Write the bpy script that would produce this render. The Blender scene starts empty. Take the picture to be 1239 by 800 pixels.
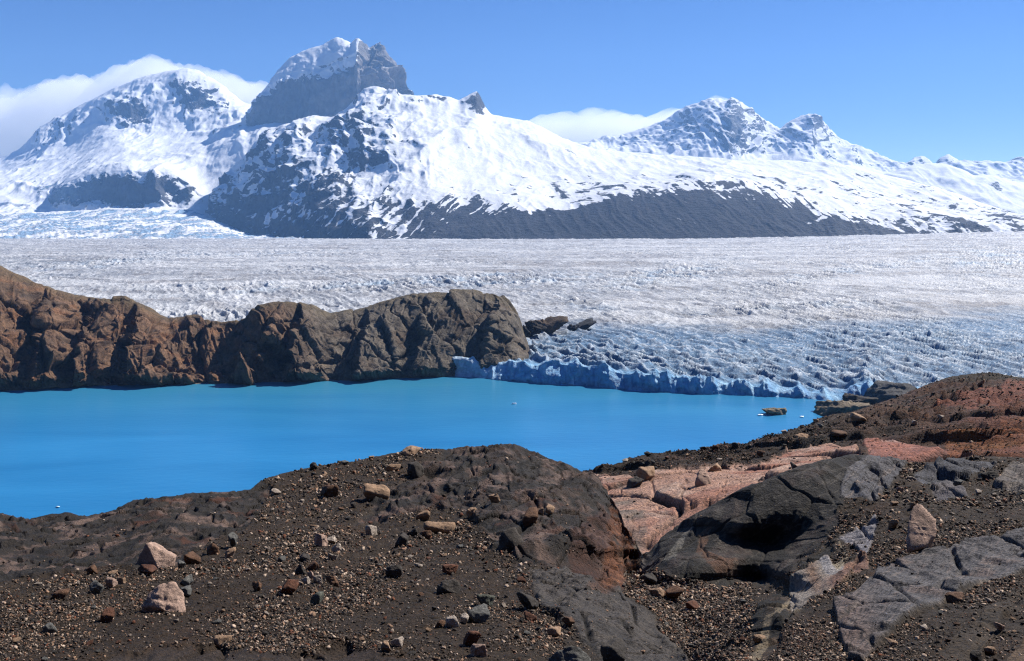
import bpy, bmesh, math, random, time
import numpy as np
T0 = time.time()
f4 = np.float32
rng = np.random.default_rng(7)
random.seed(7)
sc = bpy.context.scene
C = sc.collection

# ------------------------------------------------------------------ measure
F_PX, CX, YH, CAM_H = 1205.0, 619.5, 275.0, 120.0     # focal length, centre and horizon of the photo in px; eye height over the lake


def world(px, y, D):
    return np.stack([D * (px - CX) / F_PX, D, CAM_H - D * (y - YH) / F_PX], -1)


def y_of(z, D):
    return YH + (CAM_H - z) * F_PX / D


# ------------------------------------------------------------------ noise
_perm = {}


def _tab(seed):
    if seed not in _perm:
        r = np.random.default_rng(1000 + seed)
        p = r.permutation(256)
        a = r.random(256) * 2 * np.pi
        _perm[seed] = (np.concatenate([p, p, p]).astype(np.int32), np.cos(a).astype(f4), np.sin(a).astype(f4))
    return _perm[seed]


def pn(x, y, seed=0):
    p, gx, gy = _tab(seed)
    x = np.asarray(x, f4); y = np.asarray(y, f4)
    x0 = np.floor(x); y0 = np.floor(y)
    fx = x - x0; fy = y - y0
    xi = x0.astype(np.int32) & 255; yi = y0.astype(np.int32) & 255
    u = fx * fx * fx * (fx * (fx * 6 - 15) + 10); v = fy * fy * fy * (fy * (fy * 6 - 15) + 10)
    a = p[xi]; b = p[xi + 1]
    def g(h, dx, dy):
        return gx[h] * dx + gy[h] * dy
    n00 = g(p[a + yi] & 255, fx, fy); n10 = g(p[b + yi] & 255, fx - 1, fy)
    n01 = g(p[a + yi + 1] & 255, fx, fy - 1); n11 = g(p[b + yi + 1] & 255, fx - 1, fy - 1)
    return ((n00 + u * (n10 - n00)) * (1 - v) + (n01 + u * (n11 - n01)) * v) * 1.5


def fbm(x, y, o=4, seed=0, gain=.5, lac=2.03):
    s = 0; a = 1.0; t = 0
    for i in range(o):
        s = s + a * pn(x, y, seed + i); t += a
        a *= gain; x = x * lac + 17.3; y = y * lac - 9.1
    return s / t


def ridged(x, y, o=4, seed=0, gain=.5, lac=2.03):
    s = 0; a = 1.0; t = 0; w = 1
    for i in range(o):
        n = 1 - np.abs(pn(x, y, seed + i)) * 1.6
        n = np.clip(n, 0, 1) ** 2 * w
        s = s + a * n; t += a
        w = np.clip(n * 1.6, 0, 1)
        a *= gain; x = x * lac + 11.7; y = y * lac + 5.9
    return s / t


def billow(x, y, o=4, seed=0, gain=.5, lac=2.03):
    s = 0; a = 1.0; t = 0
    for i in range(o):
        s = s + a * (np.abs(pn(x, y, seed + i)) * 2 - .5); t += a
        a *= gain; x = x * lac + 3.7; y = y * lac + 8.9
    return s / t


def cells(x, y, seed=0, jit=.9):
    """distance to nearest / second nearest point and id of a jittered grid"""
    r = np.random.default_rng(500 + seed)
    tx = r.random((64, 64)).astype(f4); ty = r.random((64, 64)).astype(f4)
    x = np.asarray(x, f4); y = np.asarray(y, f4)
    xi = np.floor(x).astype(np.int32); yi = np.floor(y).astype(np.int32)
    d1 = np.full(x.shape, 9, f4); d2 = d1.copy(); cid = np.zeros(x.shape, np.int32)
    ox = np.zeros(x.shape, f4); oy = ox.copy()
    for dx in (-1, 0, 1):
        for dy in (-1, 0, 1):
            a = (xi + dx) & 63; b = (yi + dy) & 63
            ux = xi + dx + .5 + (tx[a, b] - .5) * jit - x; uy = yi + dy + .5 + (ty[a, b] - .5) * jit - y
            d = np.sqrt(ux * ux + uy * uy)
            n = d < d1
            d2 = np.where(n, d1, np.minimum(d2, d)); cid = np.where(n, a * 64 + b, cid)
            ox = np.where(n, ux, ox); oy = np.where(n, uy, oy); d1 = np.where(n, d, d1)
    return d1, d2, cid, ox, oy


def sstep(a, b, x):
    t = np.clip((x - a) / (b - a), 0, 1)
    return t * t * (3 - 2 * t)


def blob(px, y, cx, cy, rx, ry, rot=0.0):
    c, s = math.cos(math.radians(rot)), math.sin(math.radians(rot))
    u = ((px - cx) * c + (y - cy) * s) / rx; v = (-(px - cx) * s + (y - cy) * c) / ry
    return np.exp(-(u * u + v * v))


def poly(px, y, pts):
    inside = np.zeros(px.shape, bool)
    n = len(pts)
    for i in range(n):
        x1, y1 = pts[i]; x2, y2 = pts[(i + 1) % n]
        if y1 == y2:
            continue
        c = ((y1 > y) != (y2 > y)) & (px < (x2 - x1) * (y - y1) / (y2 - y1) + x1)
        inside ^= c
    return inside


def blur(a, s, axis):
    if s <= 0:
        return a
    r = int(3 * s) + 1
    k = np.exp(-.5 * (np.arange(-r, r + 1) / s) ** 2); k /= k.sum()
    pad = [(0, 0)] * a.ndim; pad[axis] = (r, r)
    b = np.pad(a, pad, mode='edge')
    return np.apply_along_axis(lambda v: np.convolve(v, k, 'valid'), axis, b)


# ------------------------------------------------------------------ surfaces
def pchip_rows(Y, n_between):
    """Y: (L, cols) knots at integer parameter; returns rows by monotone cubic interpolation"""
    L = Y.shape[0]
    d = np.diff(Y, axis=0)
    m = np.zeros_like(Y)
    same = d[1:] * d[:-1] > 0
    with np.errstate(all='ignore'):
        m[1:-1] = np.where(same, 2 * d[1:] * d[:-1] / (d[1:] + d[:-1]), 0)
    m[0] = d[0]; m[-1] = d[-1]
    out = []
    for i in range(L - 1):
        t = np.linspace(0, 1, n_between[i], endpoint=(i == L - 2))[:, None]
        h00 = 2 * t ** 3 - 3 * t ** 2 + 1; h10 = t ** 3 - 2 * t ** 2 + t
        h01 = -2 * t ** 3 + 3 * t ** 2; h11 = t ** 3 - t ** 2
        out.append(h00 * Y[i] + h10 * m[i] + h01 * Y[i + 1] + h11 * m[i + 1])
    return np.concatenate(out, 0)


def lines_sheet(lines, cols, n_between, smooth=0.0, zs=1.0):
    """control lines [(px, y, D), ...] -> grid of world points, and the px / y each grid point was laid out at"""
    Ds, Zs = [], []
    for ln in lines:
        a = np.array(sorted(ln), float)
        D = np.interp(cols, a[:, 0], a[:, 2]); y = np.interp(cols, a[:, 0], a[:, 1])
        Ds.append(D); Zs.append(CAM_H - D * (y - YH) / F_PX)
    Ds = np.array(Ds); Zs = np.array(Zs)
    if smooth:
        sm = smooth / (cols[1] - cols[0])
        Ds = blur(Ds, sm * 2, 1); Zs = blur(Zs, sm * zs, 1)
    D = pchip_rows(Ds, n_between); Z = pchip_rows(Zs, n_between)
    PX = np.broadcast_to(cols, D.shape)
    P = np.stack([D * (PX - CX) / F_PX, D, Z], -1)
    t = np.concatenate([i + np.linspace(0, 1, n, endpoint=(i == len(n_between) - 1)) for i, n in enumerate(n_between)])
    return P, PX, y_of(Z, D), np.broadcast_to(t[:, None], D.shape)


def grid_normals(P):
    du = np.gradient(P, axis=1); dv = np.gradient(P, axis=0)
    n = np.cross(du, dv)
    return n / (np.linalg.norm(n, axis=-1, keepdims=True) + 1e-9)


def link(o, parent=None):
    C.objects.link(o)
    if parent is not None:
        o.parent = parent
    return o


def mesh_obj(name, verts, faces_idx, nper, mat, col=None, smooth=True, parent=None, attrs=None):
    """verts (N,3), faces (M,nper) -> linked mesh object"""
    me = bpy.data.meshes.new(name)
    verts = np.ascontiguousarray(verts, f4); faces_idx = np.ascontiguousarray(faces_idx, np.int32)
    me.vertices.add(len(verts)); me.vertices.foreach_set('co', verts.ravel())
    me.loops.add(faces_idx.size); me.loops.foreach_set('vertex_index', faces_idx.ravel())
    me.polygons.add(len(faces_idx)); me.polygons.foreach_set('loop_start', np.arange(0, faces_idx.size, nper, dtype=np.int32))
    me.update(calc_edges=True)
    if col is not None:
        a = me.attributes.new('Col', 'FLOAT_COLOR', 'POINT')
        c = np.ones((len(verts), 4), f4); c[:, :3] = col.reshape(-1, 3)
        a.data.foreach_set('color', c.ravel())
    for k, v in (attrs or {}).items():
        a = me.attributes.new(k, 'FLOAT', 'POINT'); a.data.foreach_set('value', np.ascontiguousarray(v, f4).ravel())
    if smooth:
        me.polygons.foreach_set('use_smooth', np.ones(len(faces_idx), bool))
    if mat:
        me.materials.append(mat)
    o = bpy.data.objects.new(name, me)
    return link(o, parent)


def grid_obj(name, P, mat, col=None, attrs=None, smooth=True):
    r, c = P.shape[:2]
    i = np.arange(r * c).reshape(r, c)
    q = np.stack([i[:-1, :-1], i[:-1, 1:], i[1:, 1:], i[1:, :-1]], -1).reshape(-1, 4)
    return mesh_obj(name, P.reshape(-1, 3), q, 4, mat, col, smooth, None, attrs)


def tag(o, label=None, cat=None, group=None, kind=None):
    if label: o['label'] = label
    if cat: o['category'] = cat
    if group: o['group'] = group
    if kind: o['kind'] = kind
    return o


def lin(r, g, b):
    def c(v):
        v /= 255
        return v / 12.92 if v <= .04045 else ((v + .055) / 1.055) ** 2.4
    return np.array([c(r), c(g), c(b)])


# ------------------------------------------------------------------ materials
def mat_new(name):
    m = bpy.data.materials.new(name); m.use_nodes = True
    nt = m.node_tree
    b = nt.nodes['Principled BSDF']
    return m, nt, b


def N(nt, typ, **kw):
    n = nt.nodes.new(typ)
    for k, v in kw.items():
        if k in n.inputs.keys() if hasattr(n.inputs, 'keys') else False:
            n.inputs[k].default_value = v
        else:
            setattr(n, k, v)
    return n


def noise_node(nt, coord, scale, detail=6, rough=.6, dist=0.0, stretch=None):
    if stretch:
        mp = nt.nodes.new('ShaderNodeMapping'); mp.inputs['Scale'].default_value = stretch
        nt.links.new(coord, mp.inputs['Vector']); coord = mp.outputs['Vector']
    n = nt.nodes.new('ShaderNodeTexNoise')
    n.inputs['Scale'].default_value = scale; n.inputs['Detail'].default_value = detail
    n.inputs['Roughness'].default_value = rough; n.inputs['Distortion'].default_value = dist
    nt.links.new(coord, n.inputs['Vector'])
    return n.outputs['Fac']


def ramp(nt, fac, stops):
    r = nt.nodes.new('ShaderNodeValToRGB')
    e = r.color_ramp.elements
    e[0].position, e[0].color = stops[0][0], (*stops[0][1], 1)
    e[1].position, e[1].color = stops[-1][0], (*stops[-1][1], 1)
    for p, c in stops[1:-1]:
        k = e.new(p); k.color = (*c, 1)
    nt.links.new(fac, r.inputs['Fac'])
    return r.outputs['Color']


def math_n(nt, op, a, b=None, clamp=False):
    m = nt.nodes.new('ShaderNodeMath'); m.operation = op; m.use_clamp = clamp
    for i, v in enumerate((a, b)):
        if v is None: continue
        if isinstance(v, (int, float)): m.inputs[i].default_value = v
        else: nt.links.new(v, m.inputs[i])
    return m.outputs[0]


def mix_c(nt, fac, a, b, typ='MIX'):
    m = nt.nodes.new('ShaderNodeMix'); m.data_type = 'RGBA'; m.blend_type = typ
    def put(s, v):
        if isinstance(v, (tuple, list, np.ndarray)): s.default_value = (*[float(q) for q in v], 1)
        elif isinstance(v, (int, float)): s.default_value = v
        else: nt.links.new(v, s)
    put(m.inputs[0], fac); put(m.inputs[6], a); put(m.inputs[7], b)
    return m.outputs[2]


def bump(nt, bsdf, height, dist, strength=1.0):
    b = nt.nodes.new('ShaderNodeBump'); b.inputs['Distance'].default_value = dist; b.inputs['Strength'].default_value = strength
    nt.links.new(height, b.inputs['Height']); nt.links.new(b.outputs['Normal'], bsdf.inputs['Normal'])


def obj_coord(nt):
    return nt.nodes.new('ShaderNodeTexCoord').outputs['Object']


def col_attr(nt):
    a = nt.nodes.new('ShaderNodeAttribute'); a.attribute_name = 'Col'
    return a.outputs['Color']


def rock_material(name, scale, bump_d, vary=(.45, 1.6), rough=.85, spec=.25, grain=0.0):
    m, nt, b = mat_new(name)
    co = obj_coord(nt)
    n1 = noise_node(nt, co, scale, 10, .68, .4)
    n2 = noise_node(nt, co, scale * 6.3, 6, .7)
    v = ramp(nt, n1, [(.28, (vary[0],) * 3), (.5, (1, 1, 1)), (.74, (vary[1], vary[1] * .97, vary[1] * .93))])
    w = ramp(nt, n2, [(.28, (.5, .5, .52)), (.5, (1, 1, 1)), (.75, (1.6, 1.55, 1.48))])
    c = mix_c(nt, 1.0, mix_c(nt, 1.0, col_attr(nt), v, 'MULTIPLY'), w, 'MULTIPLY')
    h = math_n(nt, 'ADD', n1, math_n(nt, 'MULTIPLY', n2, .5))
    if grain:                                        # pits and grit a few centimetres across
        vo = nt.nodes.new('ShaderNodeTexVoronoi'); vo.inputs['Scale'].default_value = grain; vo.inputs['Randomness'].default_value = 1
        nt.links.new(co, vo.inputs['Vector'])
        n4 = noise_node(nt, co, grain * 1.3, 4, .75)
        c = mix_c(nt, 1.0, c, ramp(nt, n4, [(.3, (.55, .55, .56)), (.5, (.97, .97, .97)), (.68, (1.6, 1.53, 1.46))]), 'MULTIPLY')
        h = math_n(nt, 'ADD', h, math_n(nt, 'MULTIPLY', math_n(nt, 'SUBTRACT', 1.0, vo.outputs['Distance']), .22))
        h = math_n(nt, 'ADD', h, math_n(nt, 'MULTIPLY', n4, .25))
    nt.links.new(c, b.inputs['Base Color'])
    b.inputs['Roughness'].default_value = rough; b.inputs['Specular IOR Level'].default_value = spec
    bump(nt, b, h, bump_d)
    return m


M_near = rock_material('weathered_rock', 2.2, .15, (.62, 1.4), .85, .22, 16)
M_hill = rock_material('hillside_rock', .7, .45, (.5, 1.5), .85, .2, 5)
M_cliff = rock_material('cliff_rock', .10, 2.2, (.45, 1.6), .9, .2)
M_stone = rock_material('stone', 6.0, .05, (.6, 1.35), .85, .2)
M_mount = rock_material('mountain_rock_and_snow', .006, 0.0, (.97, 1.03), .8, .15)


def ice_material():
    m, nt, b = mat_new('glacier_ice')
    co = obj_coord(nt)
    n2 = noise_node(nt, co, .22, 8, .7, .5)
    n1 = noise_node(nt, co, .02, 6, .6, .3)
    c = mix_c(nt, 1.0, col_attr(nt), ramp(nt, n2, [(.3, (.55, .58, .62)), (.52, (1, 1, 1)), (.75, (1.3, 1.3, 1.3))]), 'MULTIPLY')
    c = mix_c(nt, 1.0, c, ramp(nt, n1, [(.35, (.88, .89, .9)), (.6, (1.04, 1.03, 1.02))]), 'MULTIPLY')
    nt.links.new(c, b.inputs['Base Color'])
    b.inputs['Roughness'].default_value = .6; b.inputs['Specular IOR Level'].default_value = .3
    bump(nt, b, n2, 3.2)
    return m


M_ice = ice_material()


def snow_fix():
    nt = M_mount.node_tree; b = nt.nodes['Principled BSDF']
    co = obj_coord(nt)
    n = noise_node(nt, co, .03, 8, .65, .3)
    a = nt.nodes.new('ShaderNodeAttribute'); a.attribute_name = 'snow'
    k = math_n(nt, 'ADD', a.outputs['Fac'], math_n(nt, 'MULTIPLY', math_n(nt, 'SUBTRACT', n, .5), .9))
    mask = ramp(nt, k, [(.44, (0, 0, 0)), (.56, (1, 1, 1))])
    n3 = noise_node(nt, co, .012, 6, .6)
    rock = mix_c(nt, 1.0, col_attr(nt), ramp(nt, n3, [(.3, (.6, .62, .66)), (.7, (1.4, 1.36, 1.3))]), 'MULTIPLY')
    c = mix_c(nt, mask, rock, (.63, .64, .66))
    nt.links.new(c, b.inputs['Base Color'])
    for l in list(b.inputs['Normal'].links): nt.links.remove(l)
    bump(nt, b, math_n(nt, 'MULTIPLY', n, math_n(nt, 'SUBTRACT', 1.15, math_n(nt, 'MULTIPLY', mask, .95))), 26)


snow_fix()


def water_material():
    m, nt, b = mat_new('glacial_water')
    co = obj_coord(nt)
    n = noise_node(nt, co, .10, 6, .65, .2, (1.0, 2.2, 1.0))
    n1 = noise_node(nt, co, .006, 3, .5, .5, (1.0, 3.0, 1.0))
    c = ramp(nt, n1, [(.35, (.012, .138, .315)), (.7, (.022, .182, .385))])
    # milky green meltwater along the far rock shore
    sep = nt.nodes.new('ShaderNodeSeparateXYZ'); nt.links.new(co, sep.inputs[0])
    far = nt.nodes.new('ShaderNodeMapRange'); far.inputs['From Min'].default_value = 560; far.inputs['From Max'].default_value = 790
    nt.links.new(sep.outputs['Y'], far.inputs['Value'])
    k = math_n(nt, 'MULTIPLY', far.outputs[0], math_n(nt, 'ADD', .35, n1), True)
    c = mix_c(nt, k, c, (.032, .17, .26))
    nt.links.new(c, b.inputs['Base Color'])
    b.inputs['Roughness'].default_value = .32; b.inputs['IOR'].default_value = 1.33
    b.inputs['Specular IOR Level'].default_value = .3
    bump(nt, b, n, .5, .5)
    return m


M_water = water_material()

# ------------------------------------------------------------------ near ground
px_near = np.concatenate([np.arange(-1100, -230, 6.), np.arange(-230, 1480, 1.15), np.arange(1480, 2340, 6.)])
CREST = [(-400, 640, 36), (-100, 632, 36), (0, 622, 36), (15, 627, 36), (35, 630, 36), (60, 624, 36.5), (85, 621, 37), (105, 626, 37), (140, 617, 38), (165, 606, 39),
         (200, 600, 40), (240, 597, 41), (290, 592, 42), (303, 592, 43), (315, 582, 44), (340, 574, 46), (380, 566, 48), (430, 559, 49), (480, 549, 50), (520, 545, 50),
         (560, 543, 50), (590, 538, 50), (620, 539, 50), (650, 546, 49), (680, 560, 48), (700, 569, 47), (718, 574, 46), (732, 590, 44), (748, 612, 41), (765, 645, 37),
         (776, 672, 31), (786, 672, 29.5), (800, 654, 29.6), (830, 630, 29.9), (870, 608, 29.8), (900, 592, 29), (940, 576, 29), (975, 562, 29.5), (1000, 556, 30), (1030, 551, 31),
         (1060, 555, 31.5), (1100, 562, 32), (1140, 560, 32.5), (1180, 553, 33), (1239, 555, 33), (1500, 560, 34)]
CTRL = []
for x in (-400, -200, 0, 150, 300, 450, 560):
    CTRL += [(x, 1170, 3.2), (x, 960, 6.6), (x, 800, 13), (x, 760, 15.6), (x, 720, 18.6), (x, 690, 22), (x, 660, 26.5)]
for x in (-400, -200, 0, 150): CTRL += [(x, 640, 30.5), (x, 626, 34.5)]
CTRL += [(300, 640, 31), (300, 612, 37), (450, 640, 31), (450, 610, 36.5), (450, 580, 43), (560, 632, 30.5), (560, 600, 37), (560, 565, 44)]
CTRL += [(620, 800, 13.2), (620, 740, 17.2), (620, 690, 22.5), (620, 664, 25), (620, 630, 28.5), (620, 590, 37), (620, 560, 45),
         (680, 800, 13.4), (680, 740, 17.4), (680, 700, 21.5), (680, 672, 25), (680, 640, 28), (680, 610, 34), (680, 580, 42),
         (720, 700, 22), (722, 660, 27), (722, 630, 32), (715, 600, 40), (745, 705, 23.5), (748, 660, 30), (742, 630, 36), (768, 705, 27), (768, 680, 31),
         (760, 800, 14.6), (760, 750, 18.2), (800, 800, 15.6), (800, 760, 19), (800, 720, 23.4), (800, 700, 25.1), (800, 680, 26.6), (840, 800, 15.5), (840, 760, 19.5), (840, 725, 23.3), (840, 708, 24.5), (840, 670, 26.7),
         (850, 640, 28.6), (870, 670, 26.3), (875, 718, 23.7), (875, 695, 25.0), (900, 714, 23.9), (900, 680, 25.5), (900, 640, 27.0), (900, 610, 28.3), (935, 704, 24.4), (950, 670, 26.2), (950, 630, 26.9), (950, 590, 28.2),
         (985, 650, 25.4), (1000, 620, 26.2), (1000, 585, 27.6), (1000, 566, 29),
         (872, 800, 12.2), (900, 768, 14), (930, 738, 16), (962, 700, 19.2), (1000, 664, 22), (1035, 628, 24.6),
         (900, 800, 11.6), (960, 800, 10.9), (960, 740, 15), (1050, 800, 10.3), (1050, 740, 13.6), (1050, 690, 17.6), (1050, 650, 21.5), (1050, 610, 25.5), (1050, 580, 28.5),
         (1130, 800, 9.9), (1130, 740, 13), (1130, 690, 16.8), (1130, 640, 20.5), (1130, 600, 26), (1130, 575, 30),
         (1239, 800, 9.6), (1239, 740, 12.4), (1239, 690, 15.6), (1239, 640, 19.6), (1239, 600, 25.5), (1239, 575, 30),
         (860, 960, 6.3), (1050, 960, 6.0), (1239, 960, 5.9), (700, 960, 6.6), (700, 1170, 3.2), (900, 1170, 3.1), (1100, 1170, 3.1), (1300, 1170, 3.1)]
for x in (1400, 1600):
    CTRL += [(x, 1170, 3.1), (x, 960, 5.9), (x, 800, 9.6), (x, 740, 12.4), (x, 690, 15.6), (x, 640, 19.6), (x, 600, 25.5), (x, 575, 30)]
CTRL += [(float(a), float(b), float(c)) for a, b, c in CREST]


def tps(ctrl, X, Y, lam=1e-3):
    c = np.array(ctrl, float)
    sx, sy = 300., 120.
    p = np.stack([c[:, 0] / sx, c[:, 1] / sy], 1); v = np.log(c[:, 2])
    def U(r2): return np.where(r2 > 0, r2 * np.log(r2 + 1e-20), 0)
    n = len(p)
    K = U(((p[:, None] - p[None]) ** 2).sum(-1)) + lam * np.eye(n)
    Pm = np.concatenate([np.ones((n, 1)), p], 1)
    A = np.zeros((n + 3, n + 3)); A[:n, :n] = K; A[:n, n:] = Pm; A[n:, :n] = Pm.T
    w = np.linalg.solve(A, np.concatenate([v, np.zeros(3)]))
    gx = np.arange(-420, 1621, 10.); gy = np.arange(530, 1181, 5.)
    G = np.stack(np.meshgrid(gx / sx, gy / sy), -1)
    Vg = w[n] + G @ w[n + 1:]
    for k in range(n):
        Vg += w[k] * U((G[..., 0] - p[k, 0]) ** 2 + (G[..., 1] - p[k, 1]) ** 2)
    ix = np.clip((X - gx[0]) / 10, 0, len(gx) - 1.001); iy = np.clip((Y - gy[0]) / 5, 0, len(gy) - 1.001)
    x0 = ix.astype(int); y0 = iy.astype(int); a = ix - x0; b = iy - y0
    return np.exp((Vg[y0, x0] * (1 - a) + Vg[y0, x0 + 1] * a) * (1 - b) + (Vg[y0 + 1, x0] * (1 - a) + Vg[y0 + 1, x0 + 1] * a) * b)


def build_near():
    cols = px_near
    cr = np.array(CREST, float)
    yc = blur(np.interp(cols, cr[:, 0], cr[:, 1])[None], 2.0, 1)[0]
    R1, R2 = 60, 470
    rows = []
    for u in np.linspace(0, 1, R1, endpoint=False):                # below the frame
        rows.append(1170 + (815 - 1170) * u + 0 * cols)
    for u in np.linspace(0, 1, R2):
        rows.append(815 + (yc - 815) * (u ** 1.08))
    Y = np.array(rows); PX = np.broadcast_to(cols, Y.shape).copy()
    D = tps(CTRL, PX, Y)
    D = np.maximum.accumulate(D, 0) * .35 + D * .65
    P = world(PX, Y, D)
    # fall away behind the crest
    Pc = P[-1]; Dc = D[-1]
    back = []
    dirx = (cols - CX) / F_PX
    for k, (dd, dz) in enumerate([(.3, -.05), (.7, -.2), (1.3, -.6), (2.2, -1.3), (3.5, -2.6), (6, -5), (12, -10), (30, -22), (80, -42), (200, -78), (360, -118)]):
        Dk = Dc + dd; zk = np.maximum(Pc[:, 2] + dz, -4)
        back.append(np.stack([Dk * dirx, Dk, zk], -1))
    nb = len(back)
    P = np.concatenate([P, np.array(back)], 0)
    PX = np.concatenate([PX, np.broadcast_to(cols, (nb, len(cols)))], 0); Y = np.concatenate([Y, np.broadcast_to(yc, (nb, len(cols)))], 0)
    D = P[..., 1]
    x, y = P[..., 0], P[..., 1]
    # ---- what is bedrock, what is gravel (photo layout of the rock types)
    wx = PX + 9 * fbm(PX / 26, Y / 16, 4, 3); wy = Y + 6 * fbm(PX / 26, Y / 16, 4, 9)
    def pm(pts, hard=2.0):
        k = 1.0 if hard >= 2 else .38
        return blur(blur(poly(PX + (wx - PX) * k, Y + (wy - Y) * k, pts).astype(float), hard * .7, 0), hard * .7, 1)
    knoll = pm([(430, 640), (470, 590), (520, 560), (570, 520), (640, 520), (730, 560), (790, 640), (785, 720), (745, 715), (700, 690), (640, 680), (600, 668), (590, 640), (560, 615), (500, 622)])
    leftband = pm([(-400, 560), (300, 560), (330, 590), (300, 640), (255, 655), (190, 690), (130, 690), (60, 694), (0, 704), (-400, 720)])
    bottom = pm([(-400, 830), (90, 800), (160, 788), (260, 778), (330, 786), (420, 778), (520, 800), (560, 840), (-400, 900)])
    ramp_ = pm([(640, 690), (700, 690), (745, 715), (790, 745), (830, 800), (850, 850), (760, 850), (720, 790), (690, 760), (650, 735)])
    wall = pm([(776, 690), (790, 640), (900, 570), (1030, 530), (1060, 560), (1020, 600), (1010, 640), (960, 690), (935, 708), (870, 716), (800, 694)])
    slabA = pm([(1028, 796), (1016, 768), (1010, 741), (1040, 718), (1085, 682), (1150, 662), (1175, 650), (1260, 636), (1480, 610), (1480, 660), (1260, 690), (1190, 705), (1160, 722), (1120, 742), (1085, 764), (1060, 778), (1044, 800)], 1.2)
    slabB = pm([(955, 735), (958, 705), (975, 690), (1000, 672), (1012, 688), (1030, 680), (1050, 672), (1052, 684), (1025, 705), (1000, 722), (975, 735), (962, 745)], 1.0)
    slabC = pm([(1013, 655), (1040, 638), (1062, 625), (1058, 650), (1050, 668), (1030, 660)], 1.0)
    slabD = pm([(1015, 600), (1025, 565), (1060, 548), (1100, 560), (1070, 590), (1058, 605), (1040, 600)], 1.2)
    slabE = pm([(1100, 575), (1160, 555), (1210, 560), (1170, 580), (1130, 585)], 1.2)
    slabF = pm([(1200, 590), (1225, 560), (1400, 560), (1400, 590), (1250, 597)], 1.2)
    slabG = pm([(1125, 583), (1150, 578), (1172, 596), (1135, 606)], 1.0)
    edgeR = pm([(830, 830), (870, 790), (930, 728), (962, 694), (1000, 655), (1012, 665), (985, 700), (962, 745), (930, 790), (905, 830)])
    slabH = pm([(1120, 800), (1180, 760), (1215, 722), (1260, 712), (1260, 735), (1215, 750), (1190, 790), (1160, 830), (1110, 830)], 1.2)
    slabI = pm([(1205, 830), (1225, 800), (1262, 772), (1400, 760), (1400, 850)], 1.2)
    rock = np.clip(knoll + leftband + bottom + ramp_ + wall + slabA + slabB + slabC + slabD + slabE + slabF + slabG + edgeR + slabH * .7 + slabI, 0, 1)
    # ---- relief in metres
    n = grid_normals(P)
    q = .75 * fbm(x / 7, y / 9, 3, 21) * .35
    wob = fbm(x / 3, y / 3, 3, 31)
    strat = ridged((x * .82 + y * .3) / 2.0 + wob * .5, (y * .9 - x * .3) / 5.5 + wob * .4, 5, 41)
    lump = fbm(x / 2.4, y / 3.4, 5, 51)
    d1, d2, cid, ox, oy = cells(x / 1.1 + .3 * wob, y / 2.0 + .3 * wob, 5)
    crack = np.clip(1 - (d2 - d1) / .09, 0, 1)
    hr = np.random.default_rng(3).random(4096).astype(f4)
    blockh = (hr[cid] - .5)
    near_amp = np.clip(D / 18, .5, 1.5)
    soft_ = np.clip(1 - .9 * np.clip(wall, 0, 1) - .5 * np.clip(knoll, 0, 1) - .6 * np.clip(leftband, 0, 1) - .6 * slabA - .5 * ramp_, .1, 1)
    fin = ridged((x * .9 + y * .2) / .55 + wob, (y * .9 - x * .2) / 1.3 + wob, 4, 47)
    h = q + rock * near_amp * (soft_ * (.24 * (strat - .35) + .22 * lump) + (1 - .6 * np.clip(wall, 0, 1)) * (.06 * blockh - .10 * crack + .10 * (fin - .35)))
    mid_ = ridged((x * .7 + y * .5) / 2.6 + wob, (y * .8 - x * .5) / 4.0 + wob, 5, 49)
    h = h + np.clip(wall, 0, 1) * (.16 * fbm(x / 4.5, y / 4.5, 2, 57) + .05 * (mid_ - .35))
    h = h + (1 - rock) * near_amp * (.09 * fbm(x / 1.2, y / 1.6, 5, 61) + .05 * billow(x / .35, y / .45, 4, 71))
    h = h + .10 * slabA + .05 * slabB + .06 * slabC + .08 * slabD + .05 * slabE + .08 * slabF + .06 * slabG + .05 * slabH + .08 * slabI + .08 * ramp_
    h = h + knoll * .32 * (ridged(x / 3.6 + wob * .3, y / 5, 3, 77) - .4)
    keep = np.ones(D.shape[0]); keep[R1 + R2 - 6:R1 + R2] = np.linspace(1, .45, 6); keep[R1 + R2:] = .45
    h = h * keep[:, None]
    dirn = n.copy(); dirn[..., 2] += .8; dirn /= np.linalg.norm(dirn, axis=-1, keepdims=True)
    P = P + dirn * h[..., None]
    P[..., 2] = np.maximum(P[..., 2], -4.5)
    # ---- colours
    def L(r, g, b): return lin(r, g, b).astype(f4)
    col = np.empty(P.shape, f4); col[:] = L(64, 53, 43)
    def lay(m, c, k=1.0): col[:] = col + (np.asarray(c, f4) - col) * (np.clip(m, 0, 1) * k)[..., None]
    lay(sstep(.0, .6, fbm(x / 4, y / 4, 4, 81)), L(70, 62, 54), .7)
    lay(sstep(.1, .6, fbm(x / 2, y / 3, 4, 83)), L(80, 58, 38), .55)
    lay(sstep(.15, .5, fbm(x / .6, y / .8, 4, 85)), L(44, 40, 36), .6)
    patch = fbm(x / 1.3, y / 2.2, 5, 91)
    base_rock = np.empty_like(col); base_rock[:] = L(56, 52, 50)
    base_rock += (L(124, 108, 106) - base_rock) * sstep(.0, .3, patch)[..., None]
    base_rock += (L(38, 36, 33) - base_rock) * sstep(.05, .4, fbm(x / .9, y / 1.6, 5, 93))[..., None]
    base_rock += (L(96, 58, 38) - base_rock) * (sstep(.22, .5, fbm(x / 1.8, y / 2.2, 5, 95)) * .75)[..., None]
    col[:] = col + (base_rock - col) * np.clip(knoll + leftband + wall + edgeR, 0, 1)[..., None]
    lay(bottom, L(72, 64, 66), .85)
    lay(knoll * sstep(0, .35, fbm(x / 2.4, y / 3.0, 4, 97)), L(94, 78, 72), .5)
    lay(wall, L(46, 45, 44), .7); lay(edgeR, L(44, 42, 38), .5)
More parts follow.
